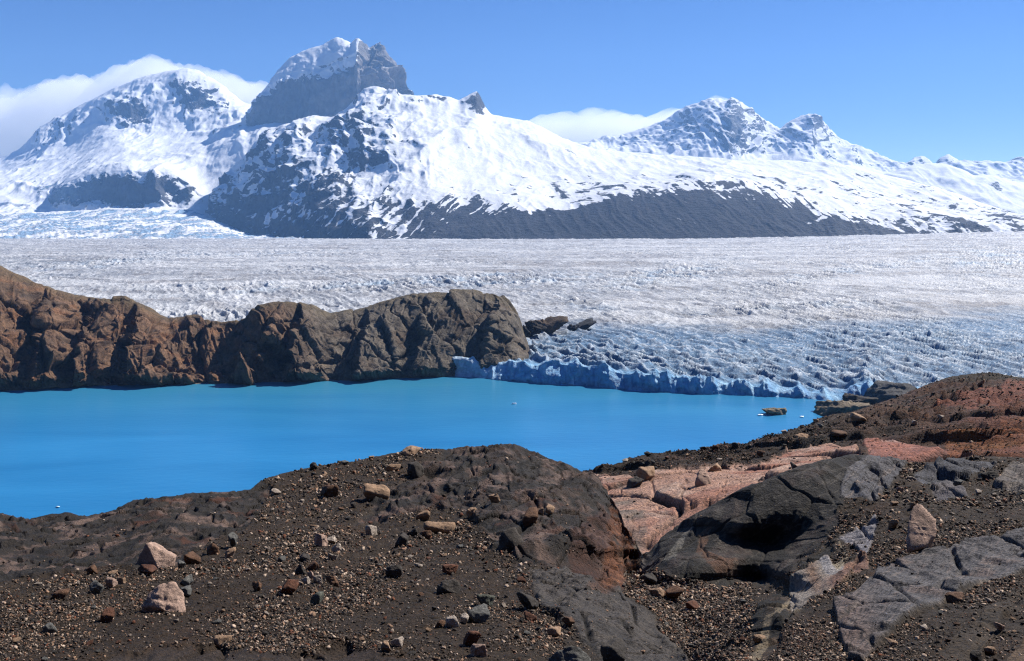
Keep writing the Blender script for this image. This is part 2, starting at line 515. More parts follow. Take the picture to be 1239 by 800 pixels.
    lay(ramp_, L(96, 92, 90), .9); lay(ramp_ * sstep(.1, .4, patch), L(70, 68, 68), .7)
    red = pm([(742, 600), (765, 640), (775, 680), (765, 712), (745, 715), (725, 712), (735, 660), (738, 630)])
    lay(red, L(126, 82, 58), .85); lay(red * sstep(.0, .3, fbm(x / .7, y / .9, 5, 99)), L(66, 58, 54), .9); lay(red * sstep(.1, .35, fbm(x / .5 + 7, y / .6, 4, 98)), L(160, 112, 84), .7)
    redB = pm([(690, 640), (735, 610), (740, 650), (722, 700), (690, 690)])
    lay(redB, L(100, 60, 44), .45)
    orange = pm([(712, 714), (724, 690), (742, 690), (748, 716), (735, 722)])
    lay(orange, L(112, 74, 52), .5)
    gt = pm([(735, 585), (760, 590), (778, 640), (780, 690), (770, 690), (768, 650), (755, 620)])
    lay(gt, L(128, 122, 116), .7)
    sgrey = L(118, 116, 118)
    lay(slabA, sgrey, 1); lay(slabA * sstep(.12, .4, fbm(x / .7, y / 1.4, 4, 101)), L(140, 122, 114), .7)
    lay(slabA * blob(PX, Y, 1030, 770, 30, 40), L(140, 118, 108), .8)
    lay(slabA * sstep(.25, .5, fbm((x + y * .5) / .1, (y - x * .4) / .5, 3, 103)), L(60, 60, 62), .8)
    lay(slabB, L(164, 156, 148), 1); lay(slabB * sstep(-10, 12, PX - 1005 + 12 * patch), L(144, 102, 84), .8)
    lay(slabB * (blob(PX, Y, 985, 700, 8, 30, -20)), L(160, 120, 92), .7)
    curl = pm([(988, 678), (998, 690), (1018, 690), (1025, 670), (1015, 655), (1020, 672), (1010, 682)], .8)
    lay(curl, L(176, 174, 176), 1)
    lay(slabC, L(156, 154, 160), 1); lay(slabD, L(108, 108, 114), 1); lay(slabE, L(98, 100, 108), .9); lay(slabF, L(128, 122, 118), 1); lay(slabG, L(118, 114, 118), 1)
    lay(slabH, L(86, 78, 74), .8); lay(slabI, L(120, 104, 94), .9)
    band = pm([(900, 800), (915, 770), (945, 738), (958, 728), (955, 738), (930, 762), (915, 800)], .8)
    lay(band, L(164, 158, 156), .9)
    tan = pm([(842, 672), (848, 650), (862, 640), (858, 655), (852, 668), (872, 680), (892, 680), (888, 698), (868, 704), (860, 690)], .8)
    lay(tan, L(128, 96, 78), .6)
    gw = pm([(800, 682), (818, 682), (820, 668), (832, 650), (845, 640), (826, 648), (814, 664)], .8)
    lay(gw, L(140, 140, 140), .7)
    ws = pm([(880, 648), (905, 645), (925, 630), (960, 605), (935, 612), (900, 630)], 1.5)
    lay(ws * sstep(-.1, .3, patch), L(112, 112, 112), .7)
    rust = pm([(1008, 800), (950, 805), (940, 770), (975, 745), (1000, 760)], 2)
    lay(rust * sstep(-.1, .3, patch), L(82, 50, 34), .6)
    f1, f2, _, _, _ = cells((x * .9 + y * .3) / .8 + .5 * wob, (y * .95 - x * .3) / 2.6 + .5 * wob, 15)
    crk2 = np.clip(1 - (f2 - f1) / .11, 0, 1)
    lay(crack * np.clip(knoll + leftband + ramp_ + slabA * .6, 0, 1), L(30, 27, 25), .8)
    lay(crk2 * np.clip(knoll + leftband, 0, 1) * sstep(-.2, .15, fbm(x / 3, y / 3, 3, 19)), L(30, 27, 25), .7)
    slabs = np.clip(slabA + slabB + slabC + slabD + slabE + slabF + slabG + .8 * ramp_ + .6 * wall + .5 * knoll + .5 * leftband, 0, 1)
    dash = fbm((PX * .75 + Y * 1.0) / 2.4, (PX * .8 - Y * .9) / 11, 3, 105)
    lay(np.clip(slabA + slabD + slabF + .7 * ramp_ + .5 * slabE, 0, 1) * sstep(.16, .30, dash), L(52, 50, 50), .75)
    lay(np.clip(slabA + slabD + slabF, 0, 1) * sstep(.2, .4, fbm((PX * .75 + Y) / 5 + 9, (PX * .8 - Y * .9) / 40, 3, 107)), L(158, 146, 140), .6)
    wl = np.abs(fbm((PX * .55 + Y * .9) / 16, (PX * .9 - Y * .55) / 70, 4, 109))
    lay(wall * sstep(.10, .0, wl), L(104, 102, 100), .6)
    col *= np.array([.515, .435, .285], f4) + slabs[..., None] * np.array([.055, .11, .235], f4)
    o = grid_obj('rocky_ground', P, M_near, col)
    tag(o, 'dark ice-worn bedrock and brown gravel of the near shore slope', kind='structure')
    return dict(P=P, PX=PX, Y=Y, col=col, rock=rock, slab=np.clip(slabA + slabB + slabC + slabD + slabE + slabF + slabG, 0, 1), wall=wall, knoll=knoll, ramp=ramp_, leftband=leftband, nfront=R1 + R2)


NEAR = build_near()
print('near', round(time.time() - T0, 1))


# ------------------------------------------------------------------ hillside on the right
def build_hill():
    cols = np.concatenate([np.arange(596, 1500, 1.1), np.arange(1500, 2200, 6.)])
    L0 = [(560, 660, 56), (740, 690, 48), (800, 690, 46), (900, 650, 44), (1000, 620, 43), (1239, 610, 42), (1700, 610, 42)]
    L1 = [(560, 640, 66), (740, 628, 60), (800, 632, 57), (850, 612, 57), (900, 596, 57), (1000, 572, 56), (1100, 570, 54), (1239, 562, 52), (1700, 565, 52)]
    L2 = [(560, 622, 80), (730, 592, 74), (800, 577, 75), (850, 567, 77), (900, 562, 79), (950, 552, 81), (1000, 544, 82), (1050, 536, 82), (1100, 536, 78), (1239, 530, 72), (1700, 540, 70)]
    L3 = [(560, 612, 95), (730, 577, 90), (800, 561, 92), (850, 554, 95), (900, 549, 99), (960, 538, 108), (1000, 528, 112), (1050, 518, 112), (1100, 510, 108), (1170, 502, 102), (1239, 500, 98), (1700, 520, 90)]
    L4 = [(560, 606, 104), (730, 571, 96), (800, 554, 102), (850, 548, 106), (900, 542, 112), (950, 531, 126), (990, 519, 144), (1050, 505, 160), (1100, 492, 162), (1150, 478, 160), (1200, 474, 154), (1239, 478, 146), (1700, 510, 120)]
    L5 = [(560, 604, 110), (700, 580, 100), (730, 569, 100), (760, 561, 104), (800, 550, 110), (850, 545, 115), (885, 541, 120), (910, 536, 128), (945, 528, 145), (970, 521, 160), (990, 513, 182), (1000, 504, 205), (1030, 500, 225), (1060, 491, 235),
          (1090, 481, 236), (1110, 472, 235), (1130, 464, 230), (1150, 457, 225), (1185, 452, 215), (1210, 454, 205), (1239, 460, 195), (1400, 482, 170), (1700, 520, 150)]
    def after(dd, dz):
        return [(a, y_of(CAM_H - c * (b - YH) / F_PX + dz, c * dd), c * dd) for a, b, c in L5]
    L6 = after(1.06, -4); L7 = after(1.35, -32)
    L8 = [(a, y_of(-4, 480), 480) for a in (560, 800, 900)] + [(a, y_of(-4, 600), 600) for a in (1000, 1700)]
    nb = [16, 70, 80, 60, 60, 14, 14, 14]
    P, PX, Y, t = lines_sheet([L0, L1, L2, L3, L4, L5, L6, L7, L8], cols, nb, 3)
    x, y = P[..., 0], P[..., 1]
    n = grid_normals(P)
    wob = fbm(x / 14, y / 18, 3, 131)
    wx = PX + 8 * fbm(PX / 22, Y / 10, 4, 133); wy = Y + 4 * fbm(PX / 22, Y / 10, 4, 139)
    def pm(pts, hard=1.2): return blur(blur(poly(wx, wy, pts).astype(float), hard, 0), hard, 1)
    pink = pm([(700, 578), (770, 582), (800, 572), (850, 566), (890, 560), (915, 560), (950, 548), (990, 540), (1040, 540), (1040, 575), (980, 600), (900, 640), (800, 720), (700, 700)])
    slab2 = pm([(1045, 532), (1100, 538), (1160, 545), (1180, 560), (1100, 580), (1060, 575)])
    redT = pm([(1130, 490), (1175, 478), (1239, 462), (1480, 470), (1480, 500), (1239, 488), (1180, 498), (1145, 500)])
    rust = pm([(1140, 530), (1180, 520), (1239, 515), (1480, 515), (1480, 570), (1239, 560), (1150, 552)])
    red2 = pm([(1160, 512), (1200, 500), (1239, 495), (1480, 500), (1480, 520), (1239, 515), (1190, 522)])
    # blocks and cracks of the pink slabs
    d1, d2, cid, ox, oy = cells((x * .93 + y * .25) / 6.0 + .25 * wob, (y * .93 - x * .25) / 8.5 + .25 * wob, 8)
    hr = np.random.default_rng(5).random((4096, 3)).astype(f4) - .5
    blk = hr[cid, 0] * .9 + hr[cid, 1] * ox * 1.6 + hr[cid, 2] * oy * 1.6
    crack = np.clip(1 - (d2 - d1) / .085, 0, 1)
    e1, e2, cid2, _, _ = cells(x / 2.2 + .3 * wob, y / 3.5 + .3 * wob, 9)
    crack2 = np.clip(1 - (e2 - e1) / .09, 0, 1)
    amp = np.clip(y / 90, .6, 2.2)
    strat = ridged((x * .5 + y * .86) / 9 + wob, (y * .5 - x * .86) / 26 + wob * .4, 5, 141)
    slabs = np.clip(pink + slab2, 0, 1)
    rest = 1 - slabs
    h = slabs * amp * (1.05 * blk - .75 * crack - .22 * crack2 + .25 * fbm(x / 5, y / 7, 4, 151))
    h = h + rest * amp * (1.7 * (strat - .35) + .6 * fbm(x / 8, y / 12, 5, 153) + .16 * billow(x / 1.6, y / 2.6, 3, 157))
    fade = np.ones(P.shape[:2]); h = h * np.clip(1 - (t - 3.5) * .62, .22, 1) * np.where(t < .5, .4, 1)
    dirn = n.copy(); dirn[..., 2] += .8; dirn /= np.linalg.norm(dirn, axis=-1, keepdims=True)
    P = P + dirn * h[..., None]
    P[..., 2] = np.maximum(P[..., 2], -4.5)
    def L(r, g, b): return lin(r, g, b).astype(f4)
    col = np.empty(P.shape, f4); col[:] = L(78, 62, 48)
    def lay(m, c, k=1.0): col[:] = col + (np.asarray(c, f4) - col) * (np.clip(m, 0, 1) * k)[..., None]
    p1 = fbm(x / 7, y / 10, 5, 161); p2 = fbm(x / 3, y / 5, 5, 163)
    lay(sstep(0, .4, p1), L(52, 46, 38), .9); lay(sstep(.05, .4, p2), L(104, 78, 62), .6)
    rubble = pm([(700, 590), (720, 560), (800, 540), (890, 530), (960, 510), (1000, 495), (1010, 525), (960, 545), (900, 560), (850, 562), (800, 572), (750, 580)])
    lay(rubble, L(62, 50, 40), .85); lay(rubble * sstep(.1, .4, p2), L(92, 64, 48), .7)
    redz = sstep(1000, 1100, PX) * sstep(455, 470, Y)
    lay(redz, L(106, 70, 52), .6); lay(redz * sstep(0, .35, p1), L(58, 48, 38), .8)
    lay(pink, L(188, 150, 132), 1); lay(pink * sstep(0, .4, p1), L(178, 126, 106), .8); lay(pink * sstep(.05, .4, p2), L(204, 176, 160), .7)
    lay(pink * sstep(-.05, .3, fbm(x / 9, y / 11, 5, 167)) * sstep(820, 900, PX), L(168, 110, 90), .7)
    lay(slab2, L(172, 116, 100), .9); lay(slab2 * sstep(.1, .35, p2), L(186, 152, 142), .8)
    lay(redT, L(146, 92, 76), .85); lay(rust, L(140, 84, 50), .9); lay(rust * sstep(0, .35, p2), L(150, 98, 48), .8); lay(rust * sstep(.1, .4, p1), L(150, 96, 80), .7)
    lay(red2, L(136, 86, 68), .6)
    lay(slabs * crack, L(48, 36, 30), .95); lay(slabs * crack2 * sstep(-.1, .2, p2), L(84, 56, 44), .7)
    gl = pm([(735, 583), (765, 590), (785, 640), (776, 690), (720, 690)])
    lay(gl * sstep(-.2, .25, p2), L(120, 112, 104), .8)
    top = sstep(466, 458, Y - 0.0) * sstep(1080, 1110, PX)
    lay(top, L(66, 58, 44), .8)
    col *= np.array([.50, .47, .42], f4) * (1 + slabs[..., None] * np.array([.34, .40, .50], f4))
    o = grid_obj('rocky_hillside', P, M_hill, col)
    tag(o, 'red and brown rocky hillside with pink cracked slabs going down to the lake', kind='structure')
    return dict(P=P, PX=PX, Y=Y, col=col, slabs=slabs, rubble=rubble, t=t)


HILL = build_hill()
print('hill', round(time.time() - T0, 1))


# ------------------------------------------------------------------ unseen slope added behind the viewer, blocks low sky light on rock fronts
def build_rear():
    yy = 3.4 - np.concatenate([np.linspace(0, 12, 40), np.geomspace(13, 380, 110)])
    xx = np.concatenate([-np.geomspace(420, 30, 50), np.linspace(-29, 29, 90), np.geomspace(30, 420, 50)])
    X, Yv = np.meshgrid(xx, yy)
    d = np.clip(3.4 - Yv, 0, None)
    Z = CAM_H - 3.2 - 6 * np.clip(np.abs(X) / 60, 0, 3) ** 2 * np.exp(-d / 40) * 0 + .5 * np.clip(d - 3, 0, None) ** 1.08
    Z = Z + np.clip(d / 6, 0, 1) * (.8 * fbm(X / 9, Yv / 9, 5, 181) + np.clip(d / 60, 0, 1) * 7 * (ridged(X / 60, Yv / 60, 5, 187) - .4))
    P = np.stack([X, Yv, Z], -1)[::-1]
    col = np.empty(P.shape, f4); col[:] = lin(64, 53, 43) * .45
    o = grid_obj('sky_block_slope', P, M_hill, col)
    tag(o, 'unseen brown rocky slope added behind the viewer to block low sky light', kind='structure')


build_rear()


# ------------------------------------------------------------------ lake
def lakeD(y):
    return CAM_H * F_PX / (y - YH)


me = bpy.data.meshes.new('lake')
me.from_pydata([(-1600, 60, 0), (1600, 60, 0), (1600, 1300, 0), (-1600, 1300, 0)], [], [(0, 1, 2, 3)])
me.materials.append(M_water)
lake = link(bpy.data.objects.new('lake', me)); tag(lake, 'milky blue glacial lake', kind='structure')


# ------------------------------------------------------------------ brown headland across the lake
def build_headland():
    cols = np.arange(-330, 668, .85)
    sh = [(-400, 482), (-200, 477), (0, 472), (60, 470), (120, 466), (230, 464), (350, 461), (420, 460), (470, 457), (540, 455), (600, 452), (700, 450)]
    SH = [(a, b + 2, lakeD(b) - 4) for a, b in sh]
    top = [(-400, 318), (-120, 302), (-40, 310), (0, 321), (15, 328), (40, 338), (60, 346), (90, 357), (120, 360), (150, 361), (165, 366), (180, 372), (195, 380), (205, 384), (225, 382), (250, 383), (275, 388), (298, 386), (304, 376), (312, 368), (330, 364), (360, 365), (380, 370),
           (392, 376), (400, 380), (420, 377), (440, 373), (460, 366), (475, 361), (500, 356), (520, 355), (550, 352), (575, 351), (598, 353), (610, 358), (618, 366), (626, 380), (632, 398), (640, 420), (668, 440), (700, 450)]
    def Dtop(a):
        return float(np.interp(a, [-400, 0, 100, 210, 290, 310, 360, 400, 470, 600, 640, 700], [880, 850, 850, 850, 845, 825, 835, 860, 880, 890, 905, 905]))
    TP = [(a, b, Dtop(a)) for a, b in top]
    # lower and upper bulge lines between shore and top
    def between(k, dk):
        out = []
        for a in np.arange(-400, 701, 6.):
            ys = np.interp(a, [p[0] for p in SH], [p[1] for p in SH]); Ds = np.interp(a, [p[0] for p in SH], [p[2] for p in SH])
            yt = np.interp(a, [p[0] for p in TP], [p[1] for p in TP]); Dt = Dtop(a)
            out.append((a, ys + (yt - ys) * k, Ds + (Dt - Ds) * dk))
        return out
    A = between(.10, .02); B = between(.45, .30); Cc = between(.8, .66)
    BK = [(a, y_of(max(CAM_H - Dtop(a) * (b - YH) / F_PX - 3, 0), Dtop(a) + 22), Dtop(a) + 22) for a, b in top]
    BE = [(a, y_of(-3, 1000), 1000) for a, b in top]
    P, PX, Y, t = lines_sheet([SH, A, B, Cc, TP, BK, BE], cols, [16, 80, 80, 70, 12, 8], 1.2)
    # buttresses: the rock bulges to the lake and steps back sharply on its left side
    butt = [(-150, 90, 18), (-40, 70, 16), (42, 55, 14), (92, 45, 16), (150, 75, 20), (225, 20, 4), (282, 62, 14), (350, 58, 20), (432, 74, 18), (500, 60, 14), (585, 80, 16)]
    off = np.zeros(PX.shape)
    wpx = PX + 10 * fbm(PX / 40, Y / 30, 4, 201) + (Y - 420) * .22
    for c, w, a in butt:                                            # c = left edge of each buttress
        u = (wpx - c) / w
        s = sstep(-.03, .08, u) * (1 - sstep(.25, 1.25, u))
        off = np.maximum(off, 1.15 * a * s)
    mid = np.clip(np.sin(np.pi * np.clip(t / 4, 0, 1)) * 1.25, 0, 1) ** .7
    off = off * mid
    P[..., 1] -= off
    P[..., 0] = P[..., 0] * (P[..., 1] / (P[..., 1] + off))
    P[..., 2] = CAM_H - (CAM_H - P[..., 2]) * (P[..., 1] / (P[..., 1] + off))
    x, y, z = P[..., 0], P[..., 1], P[..., 2]
    n = grid_normals(P)
    s_ = z * 1.0 + (y - 780) * .5
    wob = .6 * fbm(x / 50, s_ / 50, 3, 211)
    r1 = ridged((x + s_ * .55) / 30 + wob * .8, (s_ - x * .3) / 46 + wob * .6, 6, 221, .55)
    r2 = ridged((x - s_ * .2) / 9 + wob, (s_ + x * .5) / 15 + wob, 4, 231)
    b1 = fbm(x / 14, s_ / 14, 5, 241)
    rb = np.random.default_rng(9).random((4096, 3)).astype(f4) - .5
    e1, e2, c1, o1x, o1y = cells((x * .9 + s_ * .45) / 26 + .5 * wob, (s_ * .9 - x * .45) / 40 + .5 * wob, 31)
    g1, g2, c2, o2x, o2y = cells((x * .95 + s_ * .3) / 8.5 + .6 * wob, (s_ * .95 - x * .3) / 13 + .6 * wob, 33)
    blk = 7 * rb[c1, 0] + 26 * rb[c1, 1] * o1x + 22 * rb[c1, 2] * o1y - 3.5 * np.clip(1 - (e2 - e1) / .12, 0, 1)
    blk = blk + 2.6 * rb[c2, 0] + 4.5 * rb[c2, 1] * o2x + 4.5 * rb[c2, 2] * o2y - 1.2 * np.clip(1 - (g2 - g1) / .14, 0, 1)
    dip = np.clip(sstep(520, 250, PX), 0, 1)
    l1 = ridged((x * .82 + s_ * .57) / 8 + wob * 1.2, (s_ * .82 - x * .57) / 70 + wob, 4, 261, .55)
    l2 = ridged((x * .97 - s_ * .24) / 7 + wob * 1.2, (s_ * .97 + x * .24) / 60 + wob, 4, 263, .55)
    lay_ = l1 * dip + l2 * (1 - dip)
    h = 5.0 * (r1 - .4) + 2.0 * b1 + blk + 3.4 * (lay_ - .4)
    h *= np.clip(t / .5, .15, 1) * np.clip(1 - (t - 3.1) * .9, .28, 1) * (.62 + .38 * sstep(480, 250, PX))
    P = P + n * h[..., None]
    def L(r, g, b): return lin(r, g, b).astype(f4)
    col = np.empty(P.shape, f4); col[:] = L(112, 90, 74)
    def lay(m, c, k=1.0): col[:] = col + (np.asarray(c, f4) - col) * (np.clip(m, 0, 1) * k)[..., None]
    lay(sstep(300, 420, PX + 40 * wob), L(102, 98, 92), .95)
    lay(sstep(.0, .4, fbm(x / 30, s_ / 30, 5, 251)), L(84, 72, 62), .8)
    lay(sstep(.05, .4, fbm(x / 18, s_ / 12, 5, 253)) * sstep(300, 240, PX), L(126, 92, 68), .7)
    lay(sstep(.1, .4, fbm(x / 10, s_ / 10, 5, 255)), L(60, 54, 50), .7)
    lay(sstep(3.3, 3.9, t + .3 * wob), L(92, 84, 66), .7)
    lay(sstep(.6, .2, t + .25 * wob), L(120, 104, 90), .7)
    lay(sstep(.11, .05, t) * sstep(.0, .04, t), L(150, 138, 122), .8)
    col *= np.array([.80, .74, .66], f4)
    o = grid_obj('rock_headland', P, M_cliff, col)
    tag(o, 'brown rock headland rising from the far lake shore', kind='structure')


build_headland()
print('headland', round(time.time() - T0, 1))


# ------------------------------------------------------------------ glacier
def build_glacier():
    cols = np.arange(-330, 1560, 1.1)
    fr = [(-400, 900), (480, 900), (525, 880), (538, 812), (545, 800), (600, 786), (640, 772), (700, 752), (760, 732), (840, 714), (920, 702), (1000, 690), (1050, 682), (1239, 650), (1600, 600)]
    Df = np.interp(cols, [a for a, b in fr], [b for a, b in fr])
    crx = np.array([-400, 520, 536, 545, 560, 600, 640, 680, 700, 720, 740, 760, 790, 805, 830, 870, 900, 930, 960, 985, 1003, 1020, 1035, 1046, 1058, 1072, 1085, 1120, 1600.])
    cry = np.array([415, 430, 433, 432, 434, 438, 440, 444, 440, 442, 444, 447, 450, 454, 459, 460, 464, 467, 470, 473, 475, 473, 470, 463, 469, 473, 474, 476, 480.])
    yt = np.interp(cols, crx, cry)
    ztop = CAM_H - (Df + 5) * (yt - YH) / F_PX
    ztop = np.where(cols < 530, 12, ztop)
    nB = 40; nS = 560
    # surface height with distance
    kD = np.array([600, 700, 800, 900, 1000, 1200, 1500, 1800, 2200, 2700, 3300, 4300, 5200])
    kz = np.array([6, 8, 12, 13, 16, 21, 28, 33, 39.5, 46, 52, 59.5, 64])
    g = np.linspace(0, 1, nS)
    Dend = np.interp(cols, [-400, 200, 620, 1239, 1600], [5000, 5000, 4900, 4900, 4900])
    Drow = (Df + 10)[None] * ((Dend / (Df + 10))[None] ** (g[:, None] ** 1.12))
    Zs = np.interp(Drow, kD, kz)
    # right side lies a little lower at the front and higher far away
    far_up = np.interp(cols, [-400, 620, 850, 1000, 1239, 1600], [0, 0, 3, 15, 38, 60])
    Zs = Zs + far_up[None] * sstep(1200, 4600, Drow)
    k = np.exp(-np.clip((Drow - Df - 10) / 130, 0, 20))
    Zs = Zs * (1 - k) + ztop[None] * k
    tb = np.linspace(0, 1, nB, endpoint=False)[:, None]
    Db = Df[None] + 10 * tb ** 1.7
    Zb = -2 + (ztop[None] + 2) * tb
    D = np.concatenate([Db, Drow], 0); Z = np.concatenate([Zb, Zs], 0)
    PX = np.broadcast_to(cols, D.shape)
    x = D * (PX - CX) / F_PX; y = D.copy()
    P = np.stack([x, D, Z], -1)
    Y0 = y_of(Z, D)
    face = np.concatenate([np.ones((nB, len(cols))), np.exp(-np.clip((Drow - Df - 10) / 12, 0, 20))], 0)
    dist = np.clip(D - Df[None], 0, None)
    # crevasses, seracs and hummocks
    lf = fbm(x / 160, y / 260, 3, 301)
    w1 = fbm(x / 60, y / 90, 4, 311); w2 = fbm(x / 60 + 40, y / 90 + 7, 4, 321)
    W1 = fbm(x / 240, y / 420, 3, 313); W2 = fbm(x / 240 + 4, y / 420 + 9, 3, 317)
    th = math.radians(-68)
    u = (x * math.cos(th) + y * math.sin(th)); v = (-x * math.sin(th) + y * math.cos(th))
    ser = ridged(u / 120 + w1 * .8 + W1 * 1.2, v / 17 + w2 * .9 + W2 * 2.2, 4, 331, .48)
    serF = ridged(u / 46 + w1 * .7 + W1, v / 8.5 + w2 * .8 + W2 * 2.4, 4, 335, .55)
    ser2 = ridged(x / 30 + w2 * 1.3, y / 100 + w1 * 1.3, 4, 341, .5)
    wave = ridged(x / 150 + W2 * 1.2 + .3 * w1, y / 62 + W1 * 1.6 + .3 * w2, 4, 345, .5)
    hum = fbm(x / 46 + w1 * .4, y / 90 + w2 * .4, 5, 351)
    front = np.exp(-dist / 260)
    field = sstep(.02, .35, fbm(x / 260 + .5 * W1, y / 480, 3, 361))          # belts of open crevasses between smoother ice
    wY = Y0 + 7 * W1 + 4 * w1
    belts = (1.0 * blob(PX, wY, 520, 342, 230, 8, -2) + 1.0 * blob(PX, wY, 1215, 318, 75, 16) + .8 * blob(PX, wY, 800, 336, 80, 9, -10) + .8 * blob(PX, wY, 110, 318, 100, 6, -4)
             + .7 * blob(PX, wY, 1020, 330, 120, 6, -8) + .6 * blob(PX, wY, 700, 365, 60, 6, 10) + .6 * blob(PX, wY, 930, 372, 120, 5, -4) + .5 * blob(PX, wY, 300, 306, 160, 3))
    field = np.clip(.35 * field + belts, 0, 1)
    zone = np.clip(1.0 * front + .9 * field, 0, 1.15)
    far_k = np.clip((D - 1300) / 3000, 0, 1)
    h = (.5 + 3.0 * zone + .6 * far_k) * (serF - .38) + (.9 + 6.0 * zone + 1.0 * far_k) * (ser - .38) + (.7 + 4.2 * zone + .8 * far_k) * (ser2 - .4) + (2.5 + 3.0 * far_k) * (wave - .4) + 2.2 * hum
    ef = np.concatenate([np.zeros((nB, len(cols))), np.clip((Drow - Df - 10) / 22, 0, 1)], 0)
    P[..., 2] += h * ef
    # front edge: broken blocks
    c = cols * Df / F_PX
    jag = 7.0 * (ridged(c / 15 + .6 * fbm(c / 40, c * 0 + 5, 2, 375), c * 0 + 3, 4, 371, .6) - .45) + 5.0 * fbm(c / 34, c * 0, 3, 381)
    jag = jag * sstep(536, 600, cols)
    hgt = np.concatenate([tb * np.ones_like(cols), np.exp(-np.clip((Drow - Df - 10) / 16, 0, 20))], 0)
    P[..., 2] += jag[None] * hgt
    flute = 1.6 * (ridged(x / 17 + .9 * w1 + fbm(x / 70, x * 0, 2, 399), P[..., 2] / 26, 4, 391) - .4) + 4.5 * fbm(x / 22, P[..., 2] / 14, 5, 395)
    flute = flute + 12 * fbm(x / 40, P[..., 2] / 26 + 1.7, 4, 397, .55) + 1.8 * (ridged(x / 5.5 + .3 * w1, P[..., 2] / 30, 3, 393) - .4)
    P[..., 1] -= flute * face * np.where(PX < 530, 0, 1)
    P[..., 2] = np.maximum(P[..., 2], -3)
    # colours: clean blue ice at the front and in the gashes, grey-white weathered ice above; gash shade and crest light painted in too
    def L(r, g_, b): return np.array([r, g_, b], f4)
    col = np.empty(P.shape, f4); col[:] = L(.30, .292, .288)
    def lay(m, c_, k_=1.0): col[:] = col + (np.asarray(c_, f4) - col) * (np.clip(m, 0, 1) * k_)[..., None]
    dirt = fbm(x / 200 + W1, y / 600, 4, 401)
    lay(sstep(-.05, .35, dirt) * (1 - .6 * field), L(.225, .208, .197), .8)
    lay(sstep(.05, .4, fbm(x / 34 + w1, y / 150 + w2, 4, 403)), L(.19, .182, .178), .7)
    lay(sstep(.1, .4, fbm(x / 16 + w2, y / 70 + w1, 4, 404)), L(.42, .42, .425), .6)
    bluez = sstep(384, 412, Y0 - sstep(900, 1239, PX) * -16 + 16 * lf + 10 * w1) * sstep(600, 700, PX + 60 * w1 + (Y0 - 400) * 1.2)
    lay(bluez, L(.075, .165, .275), .96)
    lay(bluez * sstep(.0, .4, w2), L(.16, .24, .32), .7)
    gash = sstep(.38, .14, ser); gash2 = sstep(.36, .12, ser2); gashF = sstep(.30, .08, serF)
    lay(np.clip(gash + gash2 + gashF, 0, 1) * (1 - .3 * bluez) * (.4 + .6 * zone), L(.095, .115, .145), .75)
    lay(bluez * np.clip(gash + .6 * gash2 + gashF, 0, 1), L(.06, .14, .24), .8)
    lay(field * sstep(.1, .4, fbm(x / 45, y / 120, 4, 405)) * sstep(900, 1300, D), L(.22, .29, .36), .55)
    lay(face, L(.155, .36, .56), .95)
    lay(face * sstep(-.05, .3, fbm(x / 7, P[..., 2] / 12, 4, 407) + .5 * hgt - .3), L(.36, .55, .68), .7)
    cleft = ridged(x / 12 + .5 * w1, P[..., 2] / 40 + .4 * w2, 3, 415, .5)
    lay(face * sstep(.66, .86, cleft), L(.05, .17, .36), .8)
    lay(face * sstep(.15, .4, fbm(x / 5, P[..., 2] / 14, 4, 409)), L(.08, .23, .44), .7)
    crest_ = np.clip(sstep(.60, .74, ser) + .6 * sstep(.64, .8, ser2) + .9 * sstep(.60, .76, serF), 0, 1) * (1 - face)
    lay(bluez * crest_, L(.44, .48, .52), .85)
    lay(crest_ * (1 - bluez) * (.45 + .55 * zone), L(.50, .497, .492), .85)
    lay(sstep(.1, .42, fbm(x / 420 + W2, y / 110 + W1, 5, 411)) * (1 - bluez) * (1 - field), L(.18, .165, .155), .75)
    lay(sstep(.12, .4, fbm(x / 300 - W2, y / 70 + W1, 5, 413)) * (1 - bluez) * (1 - field), L(.40, .395, .39), .6)
    lay(belts * sstep(.0, .3, w2) * (1 - bluez), L(.22, .32, .42), .5)
    flow = ridged(x / 1500 + W1 * .5, (y + 90 * W2 + .18 * x) / 120 + W1 * .9, 3, 421, .5)
    lay(sstep(.62, .86, flow) * (1 - bluez) * (1 - .7 * field), L(.15, .14, .135), .75)
    lay(sstep(.30, .10, flow) * (1 - bluez) * (1 - .7 * field), L(.44, .437, .43), .5)
    dark_shade = blob(PX, Y0, 60, 316, 70, 5) + .8 * blob(PX, Y0, 705, 388, 28, 5) + .5 * blob(PX, Y0, 150, 330, 80, 5)
    lay(dark_shade * sstep(-.15, .2, w1), L(.10, .115, .135), .8)  # darker ice on the left, and an ice fold's blue shade painted in
    left = sstep(330, 120, PX) * sstep(322, 300, Y0)
    lay(left * sstep(-.1, .3, w2), L(.20, .197, .20), .6)
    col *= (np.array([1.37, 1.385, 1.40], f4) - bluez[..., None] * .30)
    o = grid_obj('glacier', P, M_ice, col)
    tag(o, 'broad crevassed glacier ending in a blue ice front at the lake', kind='structure')
    return P


P_ICE = build_glacier()
print('glacier', round(time.time() - T0, 1))


